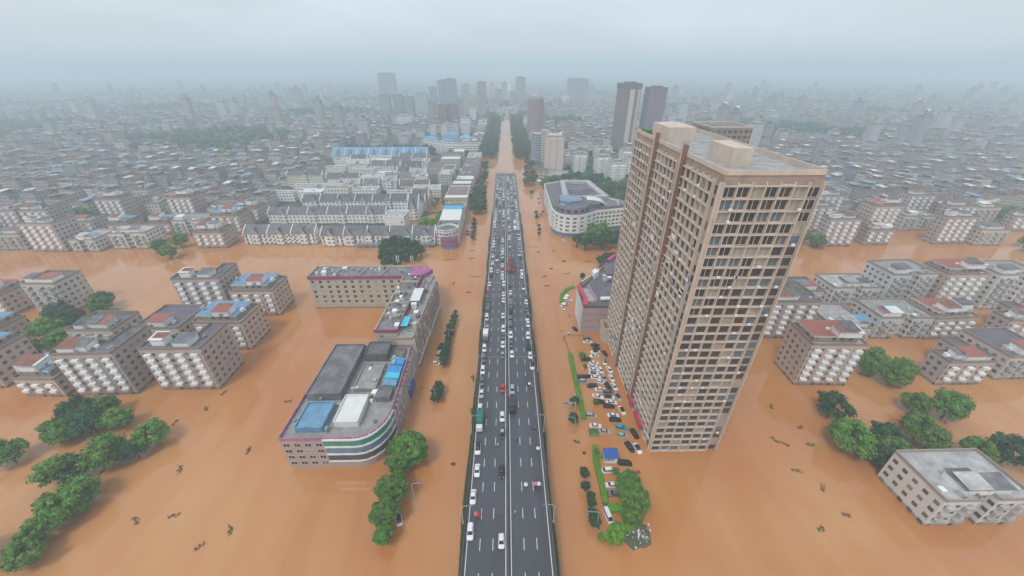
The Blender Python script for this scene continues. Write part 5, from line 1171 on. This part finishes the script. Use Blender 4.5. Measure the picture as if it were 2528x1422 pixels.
for _ in range(110):
    k = acr.randrange(nfl); z = k * fl + .25
    if acr.random() < .65: y_ = acr.uniform(1, gd - 1); m.box(-1.0, -.66, y_ - .4, y_ + .4, z, z + .6)
    else: x_ = acr.uniform(1, gw - 1); m.box(x_ - .4, x_ + .4, -1.0, -.66, z, z + .6)
tag(sub(T, 'air_conditioners', m, [m_white]), kind='stuff')
m = MB()
for _ in range(70):
    k = acr.randrange(nfl); z = k * fl + .9; y_ = acr.uniform(2, gd - 2); m.box(-.72, -.6, y_ - 1.1, y_ + 1.1, z, z + acr.uniform(.7, 1.7), acr.randrange(4))
tag(sub(T, 'balcony_laundry', m, [m_white, m_bluegl, m_rose, m_conc]), kind='stuff')
for yy in (gd * .33, gd * .66):
    m = MB(); m.box(-1.3, -.02, yy - .9, yy + .9, -1, TH + 3); sub(T, 'brown_rib', m, [m_brown])
    m = MB(); m.box(-1.5, -1.32, yy - .25, yy + .25, -1, TH + 3); sub(T, 'cream_rib', m, [m_frame])
m = MB(); m.box(3, 12, 45, 60, TH, TH + 4.5); sub(T, 'roof_room', m, [m_frame]); m = MB(); m.box(1, 7, 60.5, 66, TH + .02, TH + 1.6); sub(T, 'roof_planting', m, [m_leaf])
m = MB(); m.box(5, 10, 8, 20, TH, TH + 4.5); sub(T, 'roof_room', m, [m_frame])
for i, (y0, y1) in enumerate(((18, 24), (7, 15))): m = MB(); m.box(-1.8, -.9, y0, y1, 2.2, 4.4); sub(T, 'red_shop_sign', m, [m_red])
flush()
T, lp = block('entrance_annex', 'small open-topped beige annex at the foot of the tall tower near the restaurant wall', [(47.2, 149), (50.3, 149), (50.3, 156.5), (47.2, 156.5)], 7, m_frame, m_brown, par=2.0, pm=m_frame, pw=.4)
T, lp = block('second_tower', 'second brown apartment tower behind the tall beige tower', [(120, 236), (144, 236), (144, 262), (120, 262)], 88, facade_mat('brown_tower', (.3, .24, .2), bw=3.2, fh=3.05, u0=.12, u1=.8, v0=.2, v1=.8, rnd=0), m_roofg, pm=m_frame)

# 10. mid-distance blocks, tower side
def tower(px, py, wd, dp, h, wm, rm, label, name='apartment_block', crown=0, group=None, bays=0):
    x, y = P(px, py, 0); T, lp = block(name, label, [(x - wd / 2, y), (x + wd / 2, y), (x + wd / 2, y + dp), (x - wd / 2, y + dp)], h, wm, rm, par=1.0, group=group)
    if crown: m = MB(); m.box(wd * .25, wd * .75, dp * .2, dp * .7, h, h + crown); sub(T, 'roof_room', m, [wm])
    for i in range(bays):
        u = (i + .5) / bays; m = MB()
        comb(m, wd * u - wd / bays * .3, wd * u + wd / bays * .3, [k * 3.1 + .1 for k in range(int(h / 3.1))], 1.3, 1.1)
        sub(T, 'balcony_stack', m, [m_white])
    return T
beige = facade_mat('beige_tower_wall', (.58, .49, .42), bw=9, fh=3.4, u0=.42, u1=.55, v0=.35, v1=.7, rnd=0, wash=.08)
T = tower(1367, 432, 22, 24, 46, beige, m_rooflt, 'plain beige tower block with two thin columns of windows behind the curved white block', 'beige_tower', 3)
m = MB(); m.box(3, 19, -.3, .3, 43, 43.5); m.box(4, 18, 2, 10, 46, 49); sub(T, 'roof_crown', m, [m_white])
cream_b = facade_mat('cream_banded', (.55, .52, .44), bw=6, fh=3.2, u0=.1, u1=.9, v0=.45, v1=.85, rnd=0)
tower(1345, 402, 12, 20, 42, cream_b, m_rooflt, 'narrow cream tower with horizontal bands joined to the round-balconied block')
def round_tower(px, py, r, h, label, wm, name, bandm, fh=3.3, top=None, step=1.0):
    x, y = P(px, py, 0); t = thing(name, (x, y + r, 0), label, 'building'); n = 24; c = [(r * math.cos(6.2832 * i / n), r * .8 * math.sin(6.2832 * i / n)) for i in range(n)]
    m = MB(); m.prism(c, -1, h, 0, 1); link('wall', m.mesh('wall', [wm, m_rooflt]), t)
    m = MB(); z = fh
    while z < h - 1: m.prism([(a * 1.05, b * 1.05) for a, b in c], z, z + fh * .42, 0, bottom=True); z += fh
    link('floor_bands', m.mesh('floor_bands', [bandm]), t)
    if top:
        m = MB(); m.prism([(a * 1.08, b * 1.08) for a, b in c], h, h + 1.2, 0); m.prism([(a * .8, b * .8) for a, b in c], h + 1.2, h + 4, 0); m.prism([(a * .9, b * .9) for a, b in c], h + 4, h + 5, 0); m.prism([(a * .5, b * .5) for a, b in c], h + 5, h + 8, 0)
        link('crown', m.mesh('crown', [top]), t)
    return t
round_tower(1328, 402, 9.5, 39, 'round-fronted block with stacked pale curved balconies beside the plain beige tower', m_bluegl, 'round_balcony_block', m_rooflt, 3.4)
round_tower(1322, 345, 15, 68, 'round pinkish tower with fine horizontal bands and a disc-like crown beside the avenue', mat('dusky_pink_glass', (.18, .13, .14), .5), 'round_tower', mat('dusky_pink', (.46, .32, .31), .7, .1), 3.4, m_rooflt)
x, y = P(1322, 452, 0)
T, lp = block('low_annex', 'low curved grey annex at the foot of the round-balconied block', [(40, 470), (52, 468), (53, 486), (41, 486)], 9, cream_b, m_roofg)
T, lp = block('podium_block', 'low rose podium under the plain beige tower', [(50, 458), (76, 462), (78, 487), (50, 487)], 6, facade_mat('podium_wall', (.5, .43, .4), bw=3, fh=3, rnd=0), m_rooflt)
flat = facade_mat('white_flats', (.74, .75, .72), bw=3.1, fh=3.05, u0=.2, u1=.75, rnd=.04)
for i, (px, py, wd, dp, h, b, lb) in enumerate([(1430, 425, 17, 14, 23, 2, 'white flats with dark balcony stacks left of the pair, nearest the plain beige tower'), (1485, 440, 18, 14, 25, 2, 'white flats with staggered curved balconies, left half of the joined pair'), (1521, 452, 19, 14, 24, 2, 'white flats nearest the garden, right half of the joined pair'),
        (1558, 440, 16, 18, 24, 1, 'pale slab flats half hidden behind the tall beige tower'), (1398, 415, 9, 12, 21, 1, 'narrow cream flats attached beside the plain beige tower'), (1414, 386, 13, 14, 17, 0, 'small white block above the first flats'), (1438, 388, 14, 14, 18, 0, 'white block with one column of windows above the first flats'), (1488, 392, 26, 14, 16, 1, 'long white roofed flats behind the joined pair'),
        (1548, 408, 20, 14, 20, 1, 'white flats below the cream-striped tower foot'), (1462, 385, 16, 14, 12, 0, 'low pale block behind the flats in the middle')]):
    tower(px, py, wd, dp, h, flat, m_rooflt, lb, 'flats', 2, 'white flats on the tower side', b)
# 11. hazy towers
grey_t = facade_mat('grey_tower', (.30, .31, .33), bw=3.2, fh=3.1, u0=.15, u1=.8, rnd=.08)
brown_t = facade_mat('redbrown_tower', (.24, .12, .10), bw=6, fh=3.1, u0=.2, u1=.6, v0=.2, v1=.85, rnd=.08)
striped = mat('pale_stripe', (.56, .50, .43), .8, .08)
T = tower(1537, 376, 30, 24, 97, facade_mat('striped_tower', (.24, .19, .19), bw=3.0, fh=3.1, u0=.2, u1=.7, v0=.2, v1=.8, rnd=0), m_roofg, 'tall dark tower with one broad and one narrow cream stripe behind the white flats', 'striped_tower', 3)
for x0, x1 in ((14, 21), (26, 29)): m = MB(); m.box(x0, x1, -.7, -.02, -1, 90); sub(T, 'cream_stripe', m, [striped])
m = MB(); m.box(-.8, 30.8, -.8, 24.8, 91, 97.5); sub(T, 'crown_band', m, [m_roofpurple])
tower(1600, 380, 26, 24, 92, facade_mat('purple_tower', (.22, .17, .22), bw=3.0, fh=3.1, rnd=0), m_roofg, 'dark purple-grey tower at the frame edge beside the cream-striped tower', 'dark_tower', 3)
for px, py, wd, dp, h, wm, lb in [(955, 292, 26, 18, 55, grey_t, 'first pale slab tower of the hazy row at the frame edge'), (987, 291, 24, 18, 55, grey_t, 'second pale slab tower of the hazy row, bright end wall'), (1013, 298, 22, 18, 53, grey_t, 'third pale slab tower of the hazy row'),
        (1044, 292, 30, 20, 58, facade_mat('gridded_tower', (.5, .52, .53), bw=3, fh=3.4, u0=.2, u1=.7, rnd=0), 'white gridded tower closing the hazy row'), (1095, 312, 22, 20, 44, brown_t, 'left half of the reddish brown hazy slab pair'), (1120, 311, 22, 20, 45, brown_t, 'right half of the reddish brown hazy slab pair'),
        (1116, 276, 34, 22, 88, grey_t, 'tallest grey hazy tower behind the reddish brown slabs'), (1094, 274, 18, 18, 84, grey_t, 'faint slim tower just beside the tallest grey hazy tower'), (1152, 288, 18, 20, 78, facade_mat('tan_tower', (.45, .42, .36), bw=4, fh=3.1, rnd=0), 'slim pale tan hazy tower with stepped top between two taller groups'),
        (1191, 290, 24, 20, 84, facade_mat('pinkgrey_tower', (.36, .30, .32), bw=5, fh=3.1, rnd=0), 'hazy tower with a pinkish central strip nearest the avenue'), (1210, 262, 12, 12, 24, grey_t, 'small white hazy block right of the pink-stripped tower'), (1285, 262, 34, 30, 88, grey_t, 'faint bluish tower beside the far avenue'), (960, 250, 62, 40, 98, grey_t, 'faint blue wide tower dissolving into cloud at the frame edge'),
        (1425, 252, 80, 40, 80, grey_t, 'very faint broad block dissolving into cloud'), (1478, 264, 70, 30, 46, facade_mat('ribbed', (.5, .5, .5), bw=7, fh=50, u0=.3, u1=.6, v0=0, v1=1, rnd=0), 'faint ribbed pale slab before the very faint broad block'), (1345, 280, 30, 20, 26, grey_t, 'small hazy white block beside the round pinkish tower'), (1000, 318, 34, 22, 25, flat, 'white stepped flats at the foot of the hazy row'), (1150, 330, 20, 20, 28, flat, 'pale flats between the market and the slim tan tower'),
        (1068, 300, 16, 14, 44, grey_t, 'slim grey hazy tower between the gridded tower and the reddish brown pair'), (1137, 300, 14, 14, 50, grey_t, 'thin grey hazy tower just beside the slim pale tan tower'), (1072, 268, 22, 18, 62, grey_t, 'faint grey hazy tower behind the gridded tower'), (1168, 300, 16, 14, 30, flat, 'low white hazy block between the tan and the pinkish towers'), (1232, 258, 26, 16, 48, grey_t, 'faint blue hazy slab left of the avenue end'), (1265, 262, 20, 16, 44, grey_t, 'faint blue hazy slab right of the avenue end'), (1395, 262, 26, 18, 34, flat, 'pale hazy block between the round pinkish tower and the faint broad block'), (1245, 240, 30, 20, 60, grey_t, 'very faint slim tower closing the far end of the avenue'), (1300, 318, 14, 14, 22, flat, 'small white house block between the avenue and the round pinkish tower')]:
    tower(px, py, wd, dp, h, wm, m_rooflt, lb, 'hazy_tower' if h > 40 else 'hazy_block', 3, 'towers fading into the haze')

# 12. low city fabric
HT = [(.50, .48, .46), (.36, .34, .36), (.58, .58, .58), (.42, .36, .32)]
RT = [(.17, .16, .18), (.27, .26, .27), (.42, .43, .44), (.10, .10, .12), (.24, .15, .16), (.20, .18, .22)]
def house_mesh(seed):
    rng = random.Random(seed); wd, dp, h = rng.uniform(13, 19), rng.uniform(12, 17), rng.uniform(7, 16); m = MB()
    m.prism([(-wd / 2, 0), (wd / 2, 0), (wd / 2, dp), (-wd / 2, dp)], -1, h, 0, 1); m.ring([(-wd / 2, 0), (wd / 2, 0), (wd / 2, dp), (-wd / 2, dp)], .3, h + .004, h + .9, 0)
    for _ in range(5):
        x, y, a, b = rng.uniform(-wd * .4, wd * .15), rng.uniform(1, dp * .6), rng.uniform(2, 5), rng.uniform(2, 5); m.box(x, x + a, y, y + b, h, h + rng.uniform(1, 3.2), 0, 2)
    x = rng.uniform(-wd / 2, 0); m.face([(x, 1, h + 2.6), (x + wd * .45, 1, h + 2.6), (x + wd * .45, dp * .6, h + 3.2), (x, dp * .6, h + 3.2)], 3)
    i = seed % 4
    return m, [facade_mat('house_wall_%d' % i, HT[i], bw=3.1, fh=3.0, rnd=.15), mat('house_roof_%d' % (seed % 6), RT[seed % 6], .85, .4, .2, rnd=.3), m_rooflt, [m_bluer, m_whiteroof, m_roofg, m_rooflt, mat('rust_sheet', (.3, .1, .08), .8), m_roofg][seed % 6]]
HM = [house_mesh(i) for i in range(14)]; HMESH = [m.mesh('low_house', mm) for m, mm in HM]
TAKEN = []
for o in COL.objects:
    if o.parent is None and o.get('category') in ('building', 'houses', 'market hall', 'shop') or (o.parent is None and o.name.split('.')[0] in ('flats', 'hazy_tower')): TAKEN.append((o.location.x, o.location.y))
def green(x, y): return .5 + .25 * (math.sin(x * .011 + 1.3) + math.sin(y * .013 + x * .004)) * (1 + .5 * math.sin(x * .031 - y * .027))
def free(x, y, r):
    if y < 600 and -232 < x < -30: return False
    if abs(x + 2) < 42 and y < 1080: return False
    if y > 600 and green(x, y) > .62: return False
    if y > 600 and (abs((x * .96 + y * .28) % 210) < 15 or abs((y * .96 - x * .28) % 260) < 16): return False
    if abs(x) < 16: return False
    if x < 0 and x > -170 and 680 < y < 850: return False
    if x < 0 and x > -262 and 545 < y < 655: return False
    if x < 0 and x > -62 and y < 1010: return False
    if 0 < x < 185 and y < 560: return False
    for a, b in TAKEN:
        if abs(a + 8 - x) < r + 12 and abs(b + 8 - y) < r + 10: return False
    return True
frng = random.Random(41); spots = []; y = 345.0; row = 0
while y < 2300:
    half = 1.34 * (y * cp_ + CH * sp_) + 20; x = -half; gap = 22 if y < 1200 else 30
    while x < half:
        xx, yy = x + frng.uniform(-3, 3), y + frng.uniform(-4, 4)
        if free(xx, yy, 9 if y < 1200 else 12) and frng.random() < .90: spots.append((xx, yy, row, frng.randrange(14), frng.choice([0, 0, 0, 1, 2, 3]) * math.pi / 2 + frng.uniform(-.1, .1)))
        x += gap
    y += 23 if y < 1200 else 34; row += 1
def instrip(x, y): 
    d = y * cp_ + CH * sp_; u = (x - y * math.tan(YAW)) / d * FPX; return abs(u) < 322
ins = [s_ for s_ in spots if instrip(s_[0], s_[1])]; ins.sort(key=lambda s_: s_[1]); IND = ins[:290]; rest = [s_ for s_ in spots if s_ not in set(IND)]
cnt = {}
for x, y, rw, k, a in sorted(IND, key=lambda s_: (s_[2], abs(s_[0]))):
    sd = 'market side' if x < 0 else 'round tower side'; cnt[(rw, sd)] = cnt.get((rw, sd), 0) + 1
    rows = sorted({s_[2] for s_ in IND}); c = ['beige', 'grey', 'white', 'tan'][k % 4]
    tag(link('low_house', HMESH[k], None, (x, y, 0), a), '%s flat-roofed low house, %s from the avenue in the %s hazy row, %s' % (c, nth(cnt[(rw, sd)]), nth(rows.index(rw) + 1), sd), 'house', 'low houses of the hazy old town')
big = MB(); bm_ = []; 
for x, y, rw, k, a in rest:
    m, mm = HM[k]; ca, sa = math.cos(a), math.sin(a); i0 = len(big.v); hs = frng.choice((.7, .9, 1, 1, 1.2, 1.3, 1.6 if frng.random() < .8 else 3.6)) if y > 620 else 1
    idx = []
    for q in mm:
        if q not in bm_: bm_.append(q)
        idx.append(bm_.index(q))
    big.v += [(x + p[0] * ca - p[1] * sa, y + p[0] * sa + p[1] * ca, p[2] * hs) for p in m.v]; big.f += [tuple(i + i0 for i in f) for f in m.f]; big.m += [idx[i] for i in m.m]; big.uv += [[(u, v * hs) for u, v in q] for q in m.uv]
gt = MB(); grng = random.Random(77); y = 610.0
while y < 1900:
    half = 1.36 * (y * cp_ + CH * sp_); x = -half
    while x < half:
        if green(x, y) > .62 and (abs(x) > 65 or y > 1080) and not (x < 0 and x > -340 and y < 860) and grng.random() < .5:
            rr_ = grng.uniform(5, 9); leaves(gt, (x, y, rr_ * .7), rr_, rr_, rr_ * .8, 26, 1.6, grng); core(gt, (x, y, rr_ * .6), rr_ * .7, rr_ * .7, rr_ * .6)
        x += 15
    y += 17
tag(link('distant_trees', gt.mesh('distant_trees', [m_leafd])), 'patches of dark trees among the low houses of the hazy city', 'trees', kind='stuff')
tag(link('city_houses', big.mesh('city_houses', bm_)), 'mass of small low houses spreading to the hazy horizon', 'houses', kind='stuff')

# 13. outside the strip: flooded blocks and groves carrying the place on to both sides
srng = random.Random(99)
def outside(x, y):
    d = y * cp_ + CH * sp_; u = (x - y * math.tan(YAW)) / d; return abs(u) > .36 and abs(u) < 1.45
fb = [facade_mat('side_wall_%d' % i, c, bw=3.3, fh=3.1, rnd=.1) for i, c in enumerate(((.55, .5, .45), (.42, .36, .34), (.6, .6, .58), (.5, .4, .34)))]
SB = []
sheets = [m_bluer, m_roofg, m_whiteroof, mat('rust_sheet', (.3, .1, .08), .8), m_rooflt, m_roofsl, mat('brick_tile_roof', (.22, .09, .06), .8, .3, .4)]
for i in range(16):
    m = MB(); wd, dp, h = srng.uniform(17, 27), srng.uniform(14, 22), srng.choice((9.3, 12.4, 12.4, 15.5, 18.6, 21.7)); shp = i % 4
    if shp == 1: poly = [(-wd / 2, 0), (wd / 2, 0), (wd / 2, dp), (wd / 2 - 7, dp), (wd / 2 - 7, 8), (-wd / 2, 8)]
    elif shp == 2: poly = [(-wd / 2, 0), (-2.5, 0), (-2.5, 2.5), (2.5, 2.5), (2.5, 0), (wd / 2, 0), (wd / 2, dp), (-wd / 2, dp)]
    else: poly = [(-wd / 2, 0), (wd / 2, 0), (wd / 2, dp), (-wd / 2, dp)]
    m.prism(poly, -1, h, 0, 1); m.ring(poly, .35, h + .004, h + 1, 0)
    parts = [('wall', m.mesh('wall', [fb[i % 4], [m_roofg, m_rooflt, m_roofpurple, m_conc][(i // 2) % 4]]))]
    if shp == 3:
        q = MB(); q.prism([(-wd / 2 + 1, 2), (wd / 2 - 3, 2), (wd / 2 - 3, dp - 1), (-wd / 2 + 1, dp - 1)], h + .01, h + 3.1, 0, 1); parts.append(('penthouse', q.mesh('penthouse', [fb[(i + 1) % 4], srng.choice(sheets)])))
    q = MB(); nb2 = int(wd / 5)
    for k in range(nb2):
        x = -wd / 2 + wd * (k + .5) / nb2
        if shp == 2 and abs(x) < 3.6: continue
        q = MB(); comb(q, x - 1.3, x + 1.3, [3.1 * j for j in range(1, int((h - 1) / 3.1) + 1)], 1.1, 1.0); parts.append(('balcony_stack', q.mesh('balcony_stack', [m_white if i % 2 else m_rooflt])))
    for _ in range(3):
        q = MB(); x, y, a, b = srng.uniform(-wd * .45, wd * .1), srng.uniform(.6, 2.4), srng.uniform(4, 8), srng.uniform(4, 6); hh = srng.uniform(2.2, 3); z = h + (3.1 if shp == 3 else 0)
        q.box(x, x + a, y, y + b, z + .01, z + hh, 0); q.face([(x - .4, y - .4, z + hh + .1), (x + a + .4, y - .4, z + hh + .1), (x + a + .4, y + b + .4, z + hh + .8), (x - .4, y + b + .4, z + hh + .8)], 1); parts.append(('roof_shed', q.mesh('roof_shed', [m_white, srng.choice(sheets)])))
    for _ in range(7):
        q = MB(); x, y, a, b = srng.uniform(-wd * .45, wd * .4), srng.uniform(.6, 7), srng.uniform(.8, 2), srng.uniform(.8, 2); z = h + (3.1 if shp == 3 else 0); q.box(x, x + a, y, y + b, z + .012, z + srng.uniform(.6, 1.8)); parts.append(('roof_unit', q.mesh('roof_unit', [srng.choice([m_rooflt, m_conc, m_steel, m_white])])))
    SB.append(parts)
nb_ = 0
for side in (-1, 1):
    y = 62.0; rw = 0
    while y < 345:
        n_ = 0; half = 1.4 * (y * cp_ + CH * sp_); x = 78.0
        while x < half:
            xx = side * (x + srng.uniform(-3, 3)); yy = y + srng.uniform(-3, 3); street = 205 < y < 262
            ok = outside(xx, yy) and not (side < 0 and x < 128 and y < 215) and not (side < 0 and 255 < y and x < 215) and not (side > 0 and x < 118 and y < 330) and not (side > 0 and abs(x - 132) < 30 and abs(y - 250) < 30)
            p = srng.random()
            if ok and not street and p < (.84 if y > 150 else .6 if y > 100 else .25) :
                n_ += 1; nb_ += 1; k = srng.randrange(16); t = thing('city_block', (xx, yy, 0), '%s flooded block, %s from the flyover in the %s row %s' % (['beige', 'dull brown', 'white', 'tan'][k % 4], nth(n_), nth(rw + 1), 'beyond the cream block' if side < 0 else 'beyond the tall tower'), 'building', 'flooded city blocks', srng.uniform(-.05, .05))
                for nm, me in SB[k]: link(nm, me, t)
            elif ok and not street and (p < .95 or (y < 120)):
                for _ in range(6 if y < 120 else 4): tree(xx + srng.uniform(-14, 14), yy + srng.uniform(-12, 12), srng.uniform(4, 7.5), None, srng.choice(['mid', 'mid', 'dark']), set_='sideL' if side < 0 else 'sideR', name='leafy_tree', group='trees standing in the flood away from the flyover')
            x += 29
        y += 29; rw += 1
DESC = {'isl': ('dark leafy verge tree', 'up the verge row facing the pink shop front'), 'isl2': ('small dark tree', 'in the short flooded row beyond the crossing'), 'isl3': ('small dark tree', 'in the flooded row beside the curved white block'), 'isl4': ('dark round tree', 'up the row between road sign and bottom edge'),
        'lot': ('small green tree', 'up the flooded car park'), 'rest': ('dark tree', 'behind the restaurant block with red awnings'), 'grove': ('dense dark tree', 'up the roadside grove beyond the crossing'), 'cor': ('dark tree', 'in the clump behind the cream block'), 'yard': ('bright green tree', 'in the yard behind the cyan-striped roof'),
        'yard2': ('mid green tree', 'between the white terraces'), 'hot': ('full green tree', 'in front of the curved white block'), 'beh': ('green tree', 'among the white flats on the tower side'), 'av0': ('dark tree', 'in the grove before the round-balconied block'),
        'avL': ('hazy dark avenue tree', 'up the avenue on the market side'), 'avR': ('hazy dark avenue tree', 'up the avenue on the round tower side'), 'band': ('dark tree', 'in the band behind the blue-roofed terrace'), 'sideL': ('leafy tree', 'in the flood beyond the cream block'), 'sideR': ('leafy tree', 'in the flood beyond the tall tower')}
sets = {}
for s_, t in TREES: sets.setdefault(s_, []).append(t)
for s_, l in sets.items():
    l.sort(key=lambda t: t.location.x ** 2 + t.location.y ** 2)
    for i, t in enumerate(l): t['label'] = '%s, %s nearest %s' % (DESC[s_][0], nth(i + 1), DESC[s_][1]); t['category'] = 'tree'
# rubble patch in the bottom corner
rb = MB(); rr = random.Random(4); x0, y0 = P(1577, 1318, 0)
for _ in range(70):
    x, y, s_ = rr.gauss(0, 1.8), rr.gauss(0, 2), rr.uniform(.1, .4); rb.box(x, x + s_, y, y + s_ * 1.3, 0, rr.uniform(.15, .5), 0 if rr.random() < .5 else 1)
rb.loft([[((4.6 + .9 * math.sin(a * 2.3)) * math.cos(a / 12 * 6.283) * k, (5 + math.cos(a * 1.7)) * math.sin(a / 12 * 6.283) * k, z) for a in range(12)] for k, z in ((1, -.2), (.9, .12), (.1, .2))], 2)
tag(link('rubble', rb.mesh('rubble', [m_rooflt, m_white, mat('wet_earth', (.10, .10, .06), .9, .4, .6)]), None, (x0 - 1, y0, 0)), 'pale rubble and refuse on a dark patch in the bottom corner', 'rubble', kind='stuff')

drng = random.Random(3)
for i in range(26):
    sd = -1 if i % 2 else 1; x = sd * drng.uniform(82, 150); y = drng.uniform(58, 120)
    if sd < 0 and x > -80: continue
    mbd = MB()
    for k in range(7): a_ = drng.uniform(0, 3.1); q = drng.uniform(-1.6, 1.6); mbd.tube((q, drng.uniform(-.4, .4), .05), (q + math.cos(a_), math.sin(a_), .3), .1, .05, 5)
    leaves(mbd, (0, 0, .05), 1.6, .7, .35, 34, .26, drng)
    tag(link('floating_branch', mbd.mesh('floating_branch', [m_bark if i % 3 else m_leafd]), None, (x, y, 0), drng.uniform(0, 3)), 'drifting clump of branches, %s out on the open water %s' % (nth(i // 2 + 1), 'beyond the cream block' if sd < 0 else 'beyond the tall tower'), 'branch', 'floating debris on the flood')

# ------------------------------------------------------------------ haze
hz = MB(); hz.box(-6600, 6600, -210, 9600, -2.2, 175)
hm = bpy.data.materials.new('haze'); hm.use_nodes = True; hn = hm.node_tree; hn.nodes.clear()
vo = hn.nodes.new('ShaderNodeVolumePrincipled'); vo.inputs['Color'].default_value = (0.78, 0.93, 1.0, 1); vo.inputs['Density'].default_value = 0.00058; vo.inputs['Anisotropy'].default_value = 0.0
ho = hn.nodes.new('ShaderNodeOutputMaterial'); hn.links.new(vo.outputs[0], ho.inputs['Volume'])
o = link('haze', hz.mesh('haze', [hm])); o['kind'] = 'stuff'
